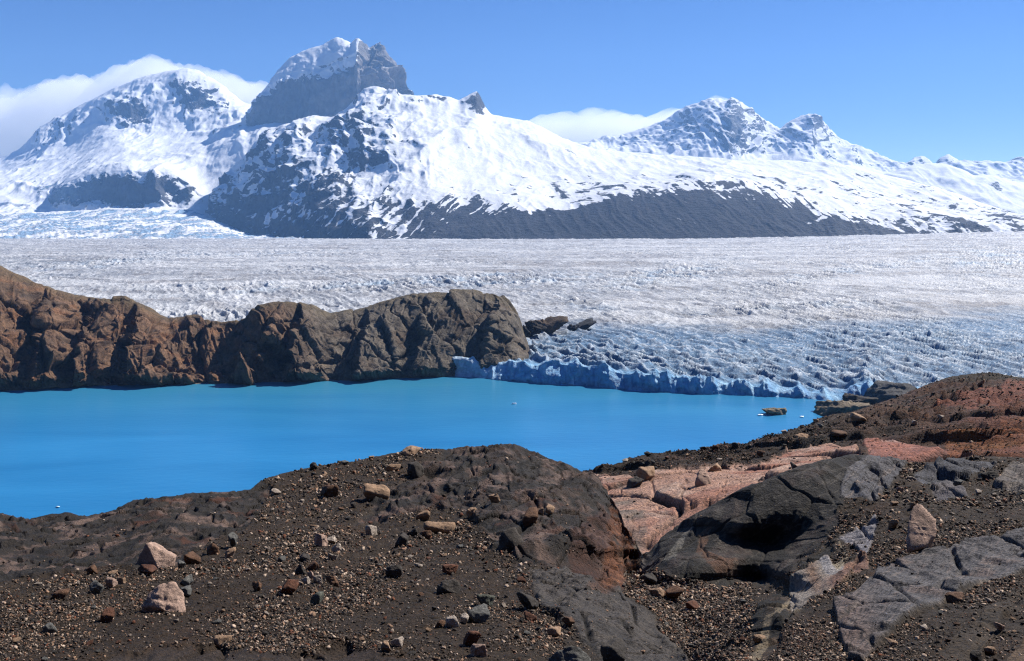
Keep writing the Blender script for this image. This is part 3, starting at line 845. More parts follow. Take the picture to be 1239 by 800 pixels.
# ------------------------------------------------------------------ mountains
def mountain(name, label, lines, pxr, nb, step, relief, rocky, tones, seed, smooth=2.0, crest_t=None, spur=1.0, ice=None, flute=None, speck=1.0, jag=0, skew=.35):
    cols = np.arange(pxr[0], pxr[1], step)
    P, PX, Y, t = lines_sheet(lines, cols, nb, smooth, .22 if smooth > 3 else 1.0)
    x, y, z = P[..., 0], P[..., 1], P[..., 2]
    n = grid_normals(P)
    steep0 = np.clip((1 - n[..., 2]) * 1.6, .25, 1)
    s_ = z + .25 * y
    w1 = fbm(x / 900, s_ / 900, 4, seed); w2 = fbm(x / 900 + 9, s_ / 900 + 5, 4, seed + 5)
    big = ridged(x / 1150 + w1 * .6, s_ / 1500 + w2 * .6, 6, seed + 10, .52)
    gul = ridged(x / 260 + w1 * 1.4, s_ / 900 + w2, 5, seed + 20, .55)
    med = ridged(x / 330 + w2, s_ / 300 + w1, 5, seed + 25, .55)
    fine = fbm(x / 110, s_ / 110, 5, seed + 30)
    a = relief(PX, Y, t)
    h = a * (190 * spur * (big - .38) + 70 * (gul - .4) * steep0 + 62 * (ridged((x + skew * z) / 120 + w1, z / 700 + w2, 4, seed + 22, .5) - .4) * steep0 + 60 * (med - .4) + 30 * fine)
    if flute is not None:
        h = h + flute(PX, Y, t) * (46 * (ridged(x / 95 + .4 * w1, z / 1400, 4, seed + 35) - .4) + 40 * (ridged(x / 260 + w1, z / 2600 + w2 * .3, 3, seed + 36) - .4))
    ct = crest_t if crest_t is not None else len(lines) - 2
    if name == 'snowy_ridge':
        h = h + 8 * sstep(1.25, .9, t) * (ridged((X_ := PX - .9 * (Y - 250) + 12 * w2) / 17 + 1.6 * w1 + .5 * fbm(PX / 40, Y / 30, 3, 773), Y / 90, 3, 771) - .4) * sstep(520, 640, PX)
    h = h * np.clip(.35 + .65 * np.clip((ct - t) / .5, 0, 1), .3, 1) * np.clip(t / .25, 0, 1)
    P = P + n * h[..., None]
    if jag:
        j = ridged(x / 150, y * 0 + .3, 4, seed + 90, .6) - .45 + .5 * fbm(x / 60, z * 0 + 2, 3, seed + 95)
        P[..., 2] += jag * j * np.exp(-((ct - t) / .22) ** 2) * np.clip(rocky(PX, Y, t) + .45, .12, 1)
    if ice is not None:
        k = ice(PX, Y, t)
        P[..., 2] += k * (16 * (ridged(x / 90 + w1 * 2, y / 320 + w2 * 2, 4, seed + 70) - .4) + 8 * fine)
    n2 = grid_normals(P)
    steep = 1 - n2[..., 2]
    r = rocky(PX, Y, t)
    streak = ridged((x + s_ * .9) / 130 + w1 * 2, (s_ - x * .2) / 600 + w2, 4, seed + 40)
    band = fbm((x + .5 * z) / 150 + w1, (z - .12 * x) / 34 + w2, 5, seed + 45)
    hf = fbm((x + skew * z) / 52 + w1, z / 240 + w2, 5, seed + 47, .6)
    snow = .56 + 1.1 * (.42 - steep) - r + speck * (.42 * fbm(x / 240, s_ / 200, 6, seed + 50, .62) + .40 * band + .50 * hf) - .3 * (gul - .4) + .45 * (streak - .35) * np.clip(r * 2, 0, 1)
    col = np.empty(P.shape, f4); col[:] = tones[0]
    m = sstep(-.1, .4, fbm(x / 500, s_ / 300, 5, seed + 60))[..., None]
    col[:] = col + (np.asarray(tones[1], f4) - col) * m
    if len(tones) > 2:
        m = tones[2](PX, Y, t)[..., None]
        col[:] = col + (np.asarray(tones[3], f4) - col) * m
    if ice is not None:
        col[:] = col + (np.array([.24, .36, .50], f4) - col) * np.clip(k, 0, 1)[..., None]
        snow = snow + np.clip(k, 0, 1) * (.52 + .55 * fbm(x / 90, y / 420, 4, seed + 80) - snow)
    o = grid_obj(name, P, M_mount, col, {'snow': np.clip(snow, -1, 2)})
    tag(o, label, kind='structure')
    return o


def back_of(line, dd, drop):
    return [(a, y_of(max((CAM_H - c * (b - YH) / F_PX) * drop, 0), c + dd), c + dd) for a, b, c in line]


def zl(px_y, D):
    return [(a, b, D) for a, b in px_y]


ROCK = ((.04, .044, .054), (.07, .073, .08))

# M1: far massif behind the left valley
m1 = [zl([(-400, 294), (600, 294)], 4700),
      zl([(-400, 262), (0, 257), (65, 255), (140, 250), (235, 250), (268, 262), (300, 280), (600, 285)], 8300),
      zl([(-400, 240), (0, 242), (62, 248), (68, 236), (85, 222), (105, 212), (130, 207), (160, 205), (205, 209), (228, 218), (240, 232), (262, 245), (300, 262), (600, 270)], 8560),
      zl([(-400, 225), (0, 222), (70, 212), (110, 196), (150, 189), (200, 190), (250, 190), (290, 172), (330, 160), (600, 160)], 9400),
      zl([(-400, 205), (0, 205), (40, 192), (90, 176), (125, 158), (150, 152), (200, 160), (250, 156), (290, 146), (600, 146)], 11000),
      zl([(-400, 196), (0, 192), (20, 182), (38, 166), (50, 152), (70, 142), (90, 130), (110, 120), (135, 107), (160, 97), (185, 89), (205, 85), (222, 83), (240, 88), (255, 94), (268, 101), (280, 112), (295, 124), (310, 128), (330, 130), (600, 140)], 12400)]
m1.append(back_of(m1[-1], 1200, .3))
mountain('snow_massif', 'snow-covered massif with dark rock faces at the head of the side valley', m1, (-330, 430), [50, 46, 46, 60, 70, 16], 1.0,
         lambda X, Y, t: np.where(t < 1, .12, np.where(t < 2, .55, np.where(t < 3, .3, .30 + .9 * np.clip(blob(X, Y, 160, 135, 30, 26, 20) + blob(X, Y, 245, 115, 44, 30, 30) + .8 * blob(X, Y, 70, 150, 30, 18, -30), 0, 1)))),
         lambda X, Y, t: (1.0 * blob(X, Y, 150, 232, 85, 16) - .35 * blob(X, Y, 150, 195, 90, 10) + .50 * blob(X, Y, 160, 135, 24, 22, 20) + .62 * blob(X, Y, 245, 115, 36, 24, 30) + .36 * blob(X, Y, 70, 150, 26, 12, -30) - .22 - .35 * blob(X, Y, 260, 215, 28, 34)
                          - .3 * (t < 1.05) - .25 * blob(X, Y, 200, 172, 90, 16)),
         ROCK, 500, speck=.5, ice=lambda X, Y, t: np.clip(sstep(1.02, .9, t) + .8 * blob(X, Y, 150, 196, 75, 9) + .7 * blob(X, Y, 60, 225, 45, 22), 0, 1))

# M2: the main peak, ice cap over grey cliffs
m2 = [[(250, 215, 10300), (300, 190, 10200), (340, 178, 10050), (400, 170, 9900), (432, 150, 9700), (470, 150, 10000), (500, 150, 10300), (560, 165, 10500)],
      [(250, 205, 10400), (292, 172, 10320), (325, 160, 10200), (345, 152, 10120), (400, 150, 9980), (432, 134, 9800), (445, 130, 9900), (470, 128, 10150), (500, 130, 10450), (560, 150, 10600)],
      [(250, 195, 10600), (296, 150, 10480), (315, 124, 10330), (335, 104, 10200), (365, 98, 10100), (395, 95, 10030), (415, 84, 9980), (430, 72, 9950), (440, 74, 10010), (455, 78, 10120), (470, 88, 10270), (484, 100, 10420), (500, 116, 10550), (560, 145, 10650)],
      [(250, 190, 11000), (295, 146, 11000), (310, 121, 10980), (322, 106, 10960), (332, 92, 10930), (350, 72, 10880), (372, 60, 10800), (395, 52, 10700), (408, 46, 10640), (414, 47, 10620), (420, 51, 10590), (425, 54, 10560), (430, 48, 10520), (434, 47, 10500), (440, 54, 10480), (446, 57, 10460), (453, 53, 10450), (459, 48, 10450), (462, 48, 10450),
       (466, 61, 10460), (470, 64, 10480), (474, 72, 10500), (481, 76, 10520), (485, 86, 10540), (490, 90, 10560), (494, 101, 10580), (500, 110, 10600), (515, 130, 10650), (560, 145, 10750)]]
m2.append(back_of(m2[-1], 900, .35))
mountain('summit_peak', 'highest peak with a thick ice cap over vertical grey cliffs', m2, (250, 560), [20, 110, 90, 16], .8,
         lambda X, Y, t: np.where(t > 2.3, .30, .55) + .85 * sstep(432, 455, X),
         lambda X, Y, t: (.85 * sstep(.3, .5, t) * sstep(2.06, 1.96, t + .08 * fbm(X / 12, Y / 12, 3, 761)) * sstep(446, 424, X + 9 * fbm(X / 14, Y / 10, 4, 763)) + .40 * sstep(424, 446, X + 9 * fbm(X / 14, Y / 10, 4, 763)) * sstep(505, 490, X) + .35 * fbm(X / 7 + Y / 9, Y / 5, 4, 765) * sstep(425, 445, X) - .8 * sstep(2.0, 2.3, t) * sstep(440, 425, X) - .3 * sstep(500, 520, X)),
         ((.115, .118, .125), (.17, .17, .17), lambda X, Y, t: blob(X, Y, 455, 90, 40, 45), (.22, .20, .185)), 600, 3.5, flute=lambda X, Y, t: sstep(.3, .6, t) * np.maximum(sstep(2.25, 2.0, t), sstep(440, 455, X)), speck=1.0, jag=46)

# M3: the front massif with its dark scree foot
m3 = [[(225, 276, 8600), (250, 268, 8300), (275, 282, 7600), (300, 288, 6900), (350, 292, 6000), (450, 294, 5050), (620, 295, 4780), (850, 294, 4750), (1000, 290, 4750), (1100, 287, 4700), (1239, 283, 4600), (1700, 285, 4500)],
      [(225, 268, 8700), (240, 260, 8420), (270, 248, 7950), (300, 242, 7400), (350, 240, 6800), (400, 236, 6250), (450, 238, 5850), (520, 250, 5500), (560, 254, 5500), (620, 247, 5600), (680, 246, 5650), (740, 233, 5720), (800, 226, 5750), (840, 223, 5760), (900, 224, 5750), (940, 233, 5600), (980, 251, 5350), (1050, 264, 5200), (1130, 264, 5200), (1239, 270, 5150), (1700, 275, 5000)],
      [(225, 262, 8800), (240, 255, 8550), (262, 238, 8300), (290, 213, 8000), (320, 196, 7700), (350, 187, 7450), (400, 186, 7250), (450, 188, 6950), (480, 190, 6700), (520, 196, 6550), (560, 205, 6600), (620, 213, 6700), (700, 218, 6700), (760, 214, 6650), (840, 209, 6550), (900, 214, 6450), (1000, 227, 6250), (1100, 242, 6050), (1180, 254, 5900), (1239, 263, 5800), (1700, 275, 5500)],
      [(225, 258, 8900), (240, 253, 8650), (262, 234, 8500), (300, 190, 8350), (330, 163, 8200), (360, 152, 8100), (400, 150, 7950), (425, 135, 7850), (450, 130, 7800), (500, 138, 7650), (560, 152, 7600), (600, 166, 7600), (680, 183, 7600), (720, 192, 7550), (800, 197, 7450), (900, 201, 7300), (1000, 209, 7100), (1100, 229, 6800), (1180, 249, 6600), (1239, 261, 6400), (1700, 274, 6000)],
      [(225, 257, 9000), (240, 252, 8800), (262, 232, 8700), (280, 208, 8660), (300, 184, 8620), (320, 160, 8600), (345, 149, 8600), (365, 147, 8600), (385, 142, 8580), (405, 140, 8560), (418, 128, 8560), (430, 114, 8560), (440, 107, 8560), (452, 105, 8560), (462, 109, 8560), (480, 113, 8580), (500, 114, 8600), (515, 118, 8620), (530, 115, 8640), (545, 117, 8650), (556, 121, 8650), (564, 116, 8650),
       (571, 112, 8650), (577, 109, 8650), (582, 114, 8650), (587, 127, 8650), (595, 138, 8660), (615, 141, 8680), (640, 146, 8680), (660, 155, 8680), (680, 166, 8660), (700, 174, 8640), (720, 181, 8600), (760, 185, 8560), (800, 188, 8500), (850, 191, 8400), (900, 194, 8300), (950, 193, 8150), (1000, 198, 7950), (1060, 209, 7700), (1130, 227, 7400), (1200, 248, 7150), (1239, 260, 7000), (1700, 274, 6600)]]
m3.append(back_of(m3[-1], 900, .45))


def m3_rock(X, Y, t):
    yb = np.interp(X, [225, 400, 520, 600, 680, 740, 800, 900, 950, 1000, 1060, 1239], [240, 215, 238, 250, 246, 234, 226, 224, 238, 255, 262, 272])
    jagl = fbm(X / 26, Y / 9, 5, 741) * 16 + (ridged((X + Y * 1.6) / 11, (Y - X * .2) / 60, 3, 743) - .45) * 16 * sstep(700, 560, X) + (ridged((X - Y * 1.2) / 9, Y / 60, 3, 747) - .45) * 17 * sstep(740, 800, X)
    scree = sstep(-9, 8, Y - yb - 6 + jagl) * sstep(470, 600, X) * (1 - .72 * sstep(1000, 1090, X))
    left = sstep(540, 420, X + (Y - 200) * -.6) * sstep(120, 160, Y)
    ca = X + 1.1 * Y; al = X - 1.1 * Y
    st = ridged(ca / 10 + .5 * fbm(X / 30, Y / 30, 3, 753), al / 90, 4, 755) - .42
    low = sstep(225, 250, Y) * sstep(640, 560, X)
    fringe = blob(X, Y, 860, 228, 260, 16) + blob(X, Y, 1120, 258, 150, 18) + .6 * blob(X, Y, 640, 232, 80, 14)
    hb = fbm(X / 16 - Y / 40, Y / 3.2 + X / 30, 5, 757, .6)
    return (.95 * scree + .10 * left + .02 + .10 * fbm(X / 60, Y / 16, 4, 751) + .30 * blob(X, Y, 470, 165, 42, 20, 20) + .25 * blob(X, Y, 400, 215, 60, 20, -20) + low * (.30 - 1.2 * st)
            + np.clip(fringe, 0, 1) * (.26 + .75 * hb)
            - .30 * blob(X, Y, 560, 160, 110, 40) - .22 * blob(X, Y, 820, 196, 260, 9) + .9 * blob(X, Y, 577, 119, 11, 12) + .5 * blob(X, Y, 530, 117, 22, 3)
            + .30 * sstep(268, 284, Y) + .22 * blob(X, Y, 1180, 270, 120, 12) - .3 * blob(X, Y, 445, 112, 20, 9) + .16 * blob(X, Y, 600, 205, 50, 8, 10) + .4 * blob(X, Y, 690, 183, 20, 4, 35)
            - .5 * blob(X, Y, 330, 262, 26, 5, -28) - .35 * blob(X, Y, 300, 205, 22, 20, -30))


mountain('snowy_ridge', 'broad snowy front ridge above the glacier with a dark scree slope at its foot', m3, (226, 1480), [110, 90, 70, 60, 14], 1.0,
         lambda X, Y, t: np.where(t < 1, .32, np.where(t < 2, .45, .55)) * (.55 + .8 * sstep(575, 430, X)) * (1 - .45 * blob(X, Y, 820, 260, 170, 40)),
         m3_rock, ((.034, .038, .047), (.05, .053, .06), lambda X, Y, t: np.clip(1.3 * blob(X, Y, 800, 268, 230, 40), 0, 1), (.021, .022, .026)), 700, 1.5)

# M4: the far peaks on the right
m4 = [zl([(560, 215), (750, 205), (900, 208), (1000, 215), (1100, 225), (1239, 245), (1700, 260)], 10300),
      [(560, 180, 11400), (700, 180, 11400), (750, 184, 11500), (800, 186, 11300), (850, 187, 11000), (885, 188, 10850), (915, 188, 11150), (935, 186, 11400), (960, 188, 11200), (985, 189, 11000), (1020, 194, 11200), (1060, 202, 11500), (1120, 208, 11300), (1239, 220, 11200), (1700, 230, 11200)],
      [(560, 165, 12000), (690, 174, 12000), (745, 172, 12200), (800, 164, 12050), (850, 146, 11750), (884, 134, 11600), (900, 142, 11750), (920, 155, 11950), (940, 163, 12000), (965, 155, 11850), (985, 152, 11750), (1003, 160, 11850), (1040, 184, 12050), (1110, 198, 11900), (1239, 205, 11900), (1700, 215, 11900)],
      zl([(560, 152), (650, 152), (690, 170), (720, 172), (745, 164), (775, 154), (800, 146), (830, 131), (850, 121), (862, 117), (872, 119), (878, 121), (885, 117), (893, 122), (903, 129), (915, 137), (930, 147), (944, 156), (952, 149), (962, 144), (971, 141), (985, 139), (993, 141), (1000, 149), (1008, 156),
          (1020, 167), (1040, 176), (1060, 183), (1080, 192), (1095, 197), (1105, 189), (1114, 187), (1122, 190), (1130, 198), (1138, 192), (1147, 188), (1154, 192), (1162, 197), (1185, 195), (1200, 197), (1218, 195), (1232, 190), (1250, 192), (1300, 180), (1400, 188), (1700, 180)], 12600)]
m4.append(back_of(m4[-1], 900, .35))
mountain('distant_peaks', 'far row of snowy peaks on the right behind the front ridge', m4, (560, 1480), [14, 70, 80, 14], 1.2,
         lambda X, Y, t: np.where(t < 1, .4, .62),
         lambda X, Y, t: (-.08 + .52 * blob(X, Y, 886, 150, 14, 32) + .30 * blob(X, Y, 982, 154, 24, 16) + .22 * blob(X, Y, 830, 165, 30, 20, -30) + .2 * blob(X, Y, 925, 150, 14, 16) - .35 * blob(X, Y, 1100, 208, 50, 10) - .5 * blob(X, Y, 800, 140, 45, 9, -25)
                          + .3 * sstep(1085, 1100, X) * sstep(205, 195, Y)),
         ((.11, .12, .14), (.15, .155, .165)), 800, .8, speck=.62, jag=26, flute=lambda X, Y, t: .55 * sstep(.6, 1.3, t) * (.4 + .6 * sstep(820, 870, X)))

# M5: smooth snow domes at the right edge
m5 = [zl([(960, 232), (1050, 235), (1130, 250), (1239, 275), (1700, 280)], 8300),
      zl([(960, 222), (1050, 222), (1130, 232), (1190, 235), (1239, 248), (1700, 255)], 8900),
      zl([(960, 225), (1040, 217), (1080, 208), (1105, 199), (1125, 197), (1145, 198), (1165, 205), (1178, 213), (1192, 212), (1215, 216), (1239, 222), (1400, 215), (1700, 225)], 9700)]
m5.append(back_of(m5[-1], 700, .5))
mountain('snow_domes', 'smooth snow domes at the foot of the far peaks', m5, (960, 1480), [40, 50, 12], 1.3,
         lambda X, Y, t: .3 + 0 * X, lambda X, Y, t: -.25 + .5 * blob(X, Y, 1205, 228, 16, 8) + .2 * blob(X, Y, 1100, 215, 10, 8), ROCK, 900)

# valley floor under everything
me = bpy.data.meshes.new('valley_floor')
me.from_pydata([(-16000, -300, -5.5), (16000, -300, -5.5), (16000, 14800, -5.5), (-16000, 14800, -5.5)], [], [(0, 1, 2, 3)])
mv, ntv, bv = mat_new('valley_rock'); bv.inputs['Base Color'].default_value = (.1, .1, .1, 1); bv.inputs['Roughness'].default_value = .9
me.materials.append(mv)
tag(link(bpy.data.objects.new('valley_floor', me)), 'grey valley floor under lake and glacier', kind='structure')
print('mountains', round(time.time() - T0, 1))

#ROCKS_HERE
# ------------------------------------------------------------------ loose rocks
def proj(P):
    return CX + P[..., 0] / P[..., 1] * F_PX, YH + (CAM_H - P[..., 2]) / P[..., 1] * F_PX


def visible_map(S, rmax):
    P = S['P'][:rmax]
    u, v = proj(P)
    ui = np.round(u).astype(int); vi = np.round(v).astype(int)
    ok = (ui >= 0) & (ui < 1240) & (vi >= 440) & (vi < 860)
    idx = np.nonzero(ok.ravel())[0]
    D = P[..., 1].ravel()[idx]
    o = np.argsort(-D)
    m = np.full((860, 1240), -1, np.int64)
    idx = idx[o]
    m[vi.ravel()[idx], ui.ravel()[idx]] = idx
    return m


NF = NEAR['nfront']
HF = int((HILL['t'][:, 0] < 5.02).sum())
map_n = visible_map(NEAR, NF); map_h = visible_map(HILL, HF)
Pn = NEAR['P'][:NF].reshape(-1, 3); Ph = HILL['P'][:HF].reshape(-1, 3)
Nn = grid_normals(NEAR['P'])[:NF].reshape(-1, 3); Nh = grid_normals(HILL['P'])[:HF].reshape(-1, 3)


def ground_at(px, y, want=None):
    """point and normal of the ground seen at a photo position"""
    for r in (0, 1, 2, 3, 4, 6, 9, 14):
        for which, m, P_, N_ in (('n', map_n, Pn, Nn), ('h', map_h, Ph, Nh)):
            if want and which != want: continue
            s_ = m[max(0, int(y) - r):int(y) + r + 1, max(0, int(px) - r):int(px) + r + 1]
            k = s_[s_ >= 0]
            if k.size:
                k = k[np.argmin(P_[k, 1])]
                return P_[k], N_[k], which
    return None


def ico(sub):
    bm = bmesh.new(); bmesh.ops.create_icosphere(bm, subdivisions=sub, radius=1)
    v = np.array([q.co[:] for q in bm.verts]); f = np.array([[q.index for q in p.verts] for p in bm.faces])
    bm.free()
    return v / np.linalg.norm(v, axis=1, keepdims=True), f


ICO = {k: ico(k) for k in (2, 3, 4, 5)}


def n3(p, s, seed):
    return (pn(p[:, 0] * s + p[:, 2] * s * .37, p[:, 1] * s - p[:, 2] * s * .61, seed) + pn(p[:, 2] * s + 5.2, p[:, 0] * s * .83 + p[:, 1] * s * .4, seed + 1) + pn(p[:, 1] * s * .9 - 3.1, p[:, 2] * s * 1.1 + p[:, 0] * s * .3, seed + 2)) / 1.8


def rot_z(a):
    c, s = math.cos(a), math.sin(a)
    return np.array([[c, -s, 0], [s, c, 0], [0, 0, 1]])


def rock_shape(size, r, sub=3, planes=11, rough=.05, hull=None, soft=.03, undercut=True):
    """an angular stone of size (x, y, z) standing on z = 0: a ball cut by random planes (or by the faces of a given hull), then weathered"""
    v, f = ICO[sub]
    if hull is not None:
        bm = bmesh.new()
        for h in hull: bm.verts.new(h)
        bmesh.ops.convex_hull(bm, input=bm.verts[:])
        bm.normal_update()
        c = np.array(hull).mean(0)
        nn = np.array([q.normal[:] for q in bm.faces]); dd = np.array([np.dot(q.normal, np.array(q.verts[0].co) - c) for q in bm.faces])
        fl = dd < 0; nn[fl] *= -1; dd = np.abs(dd)
        bm.free()
    else:
        nn = r.normal(size=(planes, 3)); nn = np.concatenate([nn, [[r.normal() * .3, r.normal() * .3, 1], [0, 0, -1]], r.normal(size=(3, 3))])
        nn /= np.linalg.norm(nn, axis=1, keepdims=True)
        dd = r.uniform(.45, 1.0, len(nn)); c = np.zeros(3)
    dot = np.maximum(v @ nn.T, 1e-3)
    rad = (dd[None] / dot)
    if soft:
        k = 1 / soft
        m = rad.min(1)
        p = -np.log(np.exp(-np.clip(k * (rad / m[:, None] - 1), 0, 60)).sum(1)) / k
        rad = m * (1 + p)
    else:
        rad = rad.min(1)
    p = v * np.minimum(rad, 3)[:, None]
    if hull is None:
        e = p.max(0) - p.min(0)
        p = p / e * np.array(size); p[:, 2] -= p[:, 2].min()
    else:
        p = p + c
    s = float(np.mean(p.max(0) - p.min(0)))
    sd = int(r.integers(0, 900))
    d = (n3(p, 3.2 / s, sd) * .9 + n3(p, 8 / s, sd + 3) * .5 + n3(p, 19 / s, sd + 7) * .28) * rough * s
    layer = np.abs(n3(p * np.array([.4, .4, 2.2]), 5 / s, sd + 11))
    p = p + v * (d - layer * rough * (.5 if undercut else .08) * s)[:, None]
    if hull is None and undercut:
        k = p[:, 2] / max(1e-6, p[:, 2].max())
        p[:, :2] *= (.86 + .26 * sstep(.1, .75, k))[:, None]
    return p, f


def stone_obj(name, p, f, color, loc, r, mat=None, smooth=True, speck=.25):
    p0 = p / max(1e-6, float(np.ptp(p, 0).max()))
    k = 1 + speck * n3(p0, 4, int(r.integers(0, 500))) + speck * n3(p0, 13, int(r.integers(0, 500)))
    col = np.clip(np.asarray(color)[None] * k[:, None], 0, 1)
    o = mesh_obj(name, p, f, 3, mat or M_stone, col.astype(f4), smooth)
    o.location = [float(q) for q in loc]
    return o


TONE = {'pink': lin(205, 172, 152), 'tan': lin(186, 152, 122), 'brown': lin(122, 90, 68), 'rust': lin(120, 80, 60), 'grey': lin(122, 120, 114), 'dark': lin(86, 79, 72), 'pale': lin(208, 190, 172), 'greygreen': lin(116, 118, 106)}
placed = []


def put_rock(px, y, w, h, tone, label, cat='boulder', name='boulder', hull=None, rough=.06, planes=9, deep=.9, sub=4, seed=None, turn=None, group=None, sink=.36, lean=0.0, want=None, soft=.015):
    r = np.random.default_rng(seed if seed is not None else int(px * 7 + y * 13))
    g = ground_at(px, y, want)
    if g is None:
        return None
    pos, nrm, which = g
    if hull is None and name == 'boulder': w, h = w * .92, h * .92
    D = pos[1]; W = w * D / F_PX; H = h * D / F_PX * 1.02
    if hull is not None:
        hl = np.array(hull, float) * D / F_PX
        p, f = rock_shape(None, r, sub, rough=rough, hull=hl, soft=soft)
    else:
        p, f = rock_shape((W, W * deep, H * (1 + sink)), r, sub, planes, rough, soft=soft)
        p = p @ rot_z(r.uniform(0, 6.28) if turn is None else turn).T
        p[:, 0] *= W / np.ptp(p[:, 0]); p[:, 0] -= (p[:, 0].max() + p[:, 0].min()) / 2
        p[:, 1] -= (p[:, 1].max() + p[:, 1].min()) / 2
        if lean:
            c, s = math.cos(lean), math.sin(lean)
            p = p @ np.array([[c, 0, -s], [0, 1, 0], [s, 0, c]]).T
            p[:, 2] -= p[:, 2].min()
    q = pos.copy(); q[2] -= H * sink
    q[1] += float(np.ptp(p[:, 1])) * .3
    k = q[1] / D
    q[0] *= k                                              # centre sits a little behind the seen foot
    q[2] += 0
    t = TONE[tone] * r.uniform(.88, 1.1) * .52
    o = stone_obj(name, p, f, t, q, r, speck=.3)
    tag(o, label, cat, group)
    placed.append((px, y - h / 2, max(w, h)))
    return o


G1 = 'boulders lying on the near slope'
B = put_rock
# pink pair on the left
B(182, 685, 50, 35, 'pink', 'sharp wedge-shaped pale pink boulder with a black shadowed face, resting on dark bedrock', hull=[(-7, 4, 37), (-2, 18, 34), (27, 10, 18), (24, 24, 15), (14, -8, 7), (18, -2, 2), (-25, 6, 2), (-23, 8, -6), (-20, 26, -6), (20, 26, -6), (18, 2, -6), (4, 0, -6)], group=G1, sub=5, rough=.03, soft=.004)
B(195, 742, 58, 52, 'pink', 'big rugged pale pink boulder with a knobbly front and a wide black shadow underneath', hull=[(-20, 16, 36), (-6, 18, 47), (12, 20, 48), (23, 16, 34), (28, 2, 18), (25, -8, 14), (2, -10, 24), (-10, -6, 27), (-27, 2, 22), (-25, 6, 12), (20, 4, 2), (-20, 10, -4), (-6, 8, -4), (14, 10, -6), (20, 26, -6), (-20, 26, -6)], group=G1, sub=5, rough=.055, soft=.005)
B(266, 785, 28, 21, 'tan', 'smooth tan block-shaped boulder with a flat top, low on the gravel near the bottom edge', hull=[(-10, 8, 20), (-4, -2, 20), (13, 4, 21), (14, 8, 12), (7, -6, 5), (3, -7, 9), (-8, -3, 16), (-13, 4, 4), (-9, 6, -4), (10, 6, -4), (10, 18, -4), (-10, 18, -4)], group=G1, sub=4, rough=.03, soft=.005)
# knoll top
B(497, 551, 28, 10, 'tan', 'flat tan rock perched alone on the skyline against the lake', group=G1, planes=6, seed=4, turn=0)
B(455, 602, 34, 21, 'tan', 'flat-topped tan boulder with a black front on the knoll shoulder', hull=[(-17, 10, 21), (10, 12, 18), (17, 6, 14), (16, -2, 6), (-12, -4, 15), (-16, -2, 12), (-11, 7, -3), (12, 6, -3), (12, 20, -3), (-14, 22, -3)], group=G1, rough=.05)
B(532, 644, 42, 19, 'tan', 'long flat tan slab with a bright top edge and black front on the knoll', hull=[(-20, 8, 18), (18, 8, 17), (21, 2, 13), (19, -3, 7), (-16, -4, 15), (-20, 2, 10), (-14, 8, -3), (16, 8, -3), (16, 18, -3), (-16, 18, -3)], group=G1, rough=.05)
B(511, 629, 20, 12, 'tan', 'rounded tan rock touching the back of the long flat slab', group=G1)
B(502, 576, 22, 17, 'dark', 'dark pointed rock with a pale right edge just below the skyline', group=G1)
B(475, 570, 22, 9, 'tan', 'low tan flake of rock near the skyline left of the dark pointed rock', group=G1, planes=6)
B(379, 568, 11, 9, 'dark', 'small round dark rock sitting on the skyline at the left shoulder', group=G1)
B(397, 601, 27, 16, 'brown', 'brown overhanging rock above a black hollow on the left shoulder of the knoll', group=G1)
B(388, 660, 19, 15, 'pink', 'pinkish rounded rock at the head of a short row of pale stones', group=G1)
B(402, 658, 12, 9, 'pale', 'pale stone touching the right side of the pinkish rounded rock', 'stone', 'stone', group=G1)
B(407, 668, 13, 10, 'pale', 'pale angular stone at the lower end of the short row of pale stones', 'stone', 'stone', group=G1)
B(403, 677, 12, 9, 'pale', 'bright pale chip of stone just below the short row of pale stones', 'stone', 'stone', group=G1)
B(449, 648, 15, 12, 'pale', 'pale triangular stone with a dark hollow on its left', group=G1, cat='stone', name='stone')
B(351, 718, 25, 15, 'rust', 'reddish-orange wedge boulder on open gravel below the pale stone cluster', group=G1, planes=6)
B(383, 730, 18, 13, 'greygreen', 'grey-green rounded boulder alone on the gravel with a dark underside', group=G1)
B(364, 696, 16, 14, 'dark', 'blackish pointed rock at the top of the pale stone cluster', group=G1)
B(378, 690, 17, 11, 'brown', 'flat brown rock right of the blackish pointed rock', group=G1, planes=6)
B(369, 678, 17, 7, 'dark', 'thin dark slab lying flat above the blackish pointed rock', group=G1)
B(401, 708, 22, 11, 'brown', 'brown leaning stone at the right end of the pale stone cluster', group=G1, planes=6)
B(385, 706, 11, 9, 'pale', 'whitish stone in the middle of the pale stone cluster', 'stone', 'stone', group=G1)
B(369, 707, 12, 9, 'pale', 'pale flat stone at the left of the pale stone cluster', 'stone', 'stone', group=G1)
B(376, 700, 9, 8, 'pink', 'pink stone at the back of the pale stone cluster', 'stone', 'stone', group=G1)
B(311, 715, 13, 10, 'brown', 'brown stone left of the reddish-orange wedge boulder', 'stone', 'stone', group=G1)
B(477, 698, 23, 15, 'dark', 'dark grey rounded boulder below the long flat slab, alone on fine gravel', group=G1)
B(543, 718, 30, 21, 'dark', 'black-fronted boulder with a tan crest in the centre of the gravel slope', group=G1, hull=[(-14, 6, 14), (-4, 8, 20), (10, 8, 20), (14, 4, 13), (10, -5, 5), (-8, -5, 14), (-15, 2, 5), (-8, -2, -3), (12, 2, -3), (12, 16, -3), (-12, 16, -3)])
B(545, 693, 22, 10, 'rust', 'reddish flat rock just above the black-fronted boulder', group=G1)
B(588, 734, 25, 17, 'greygreen', 'grey square-topped boulder with a black front, right of the black-fronted boulder', group=G1, planes=6, turn=.2)
B(580, 752, 30, 16, 'grey', 'grey-brown boulder directly below the grey square-topped boulder', group=G1)
B(548, 758, 17, 12, 'pale', 'pale round stone in the row left of the grey-brown boulder', 'stone', 'stone', group=G1)
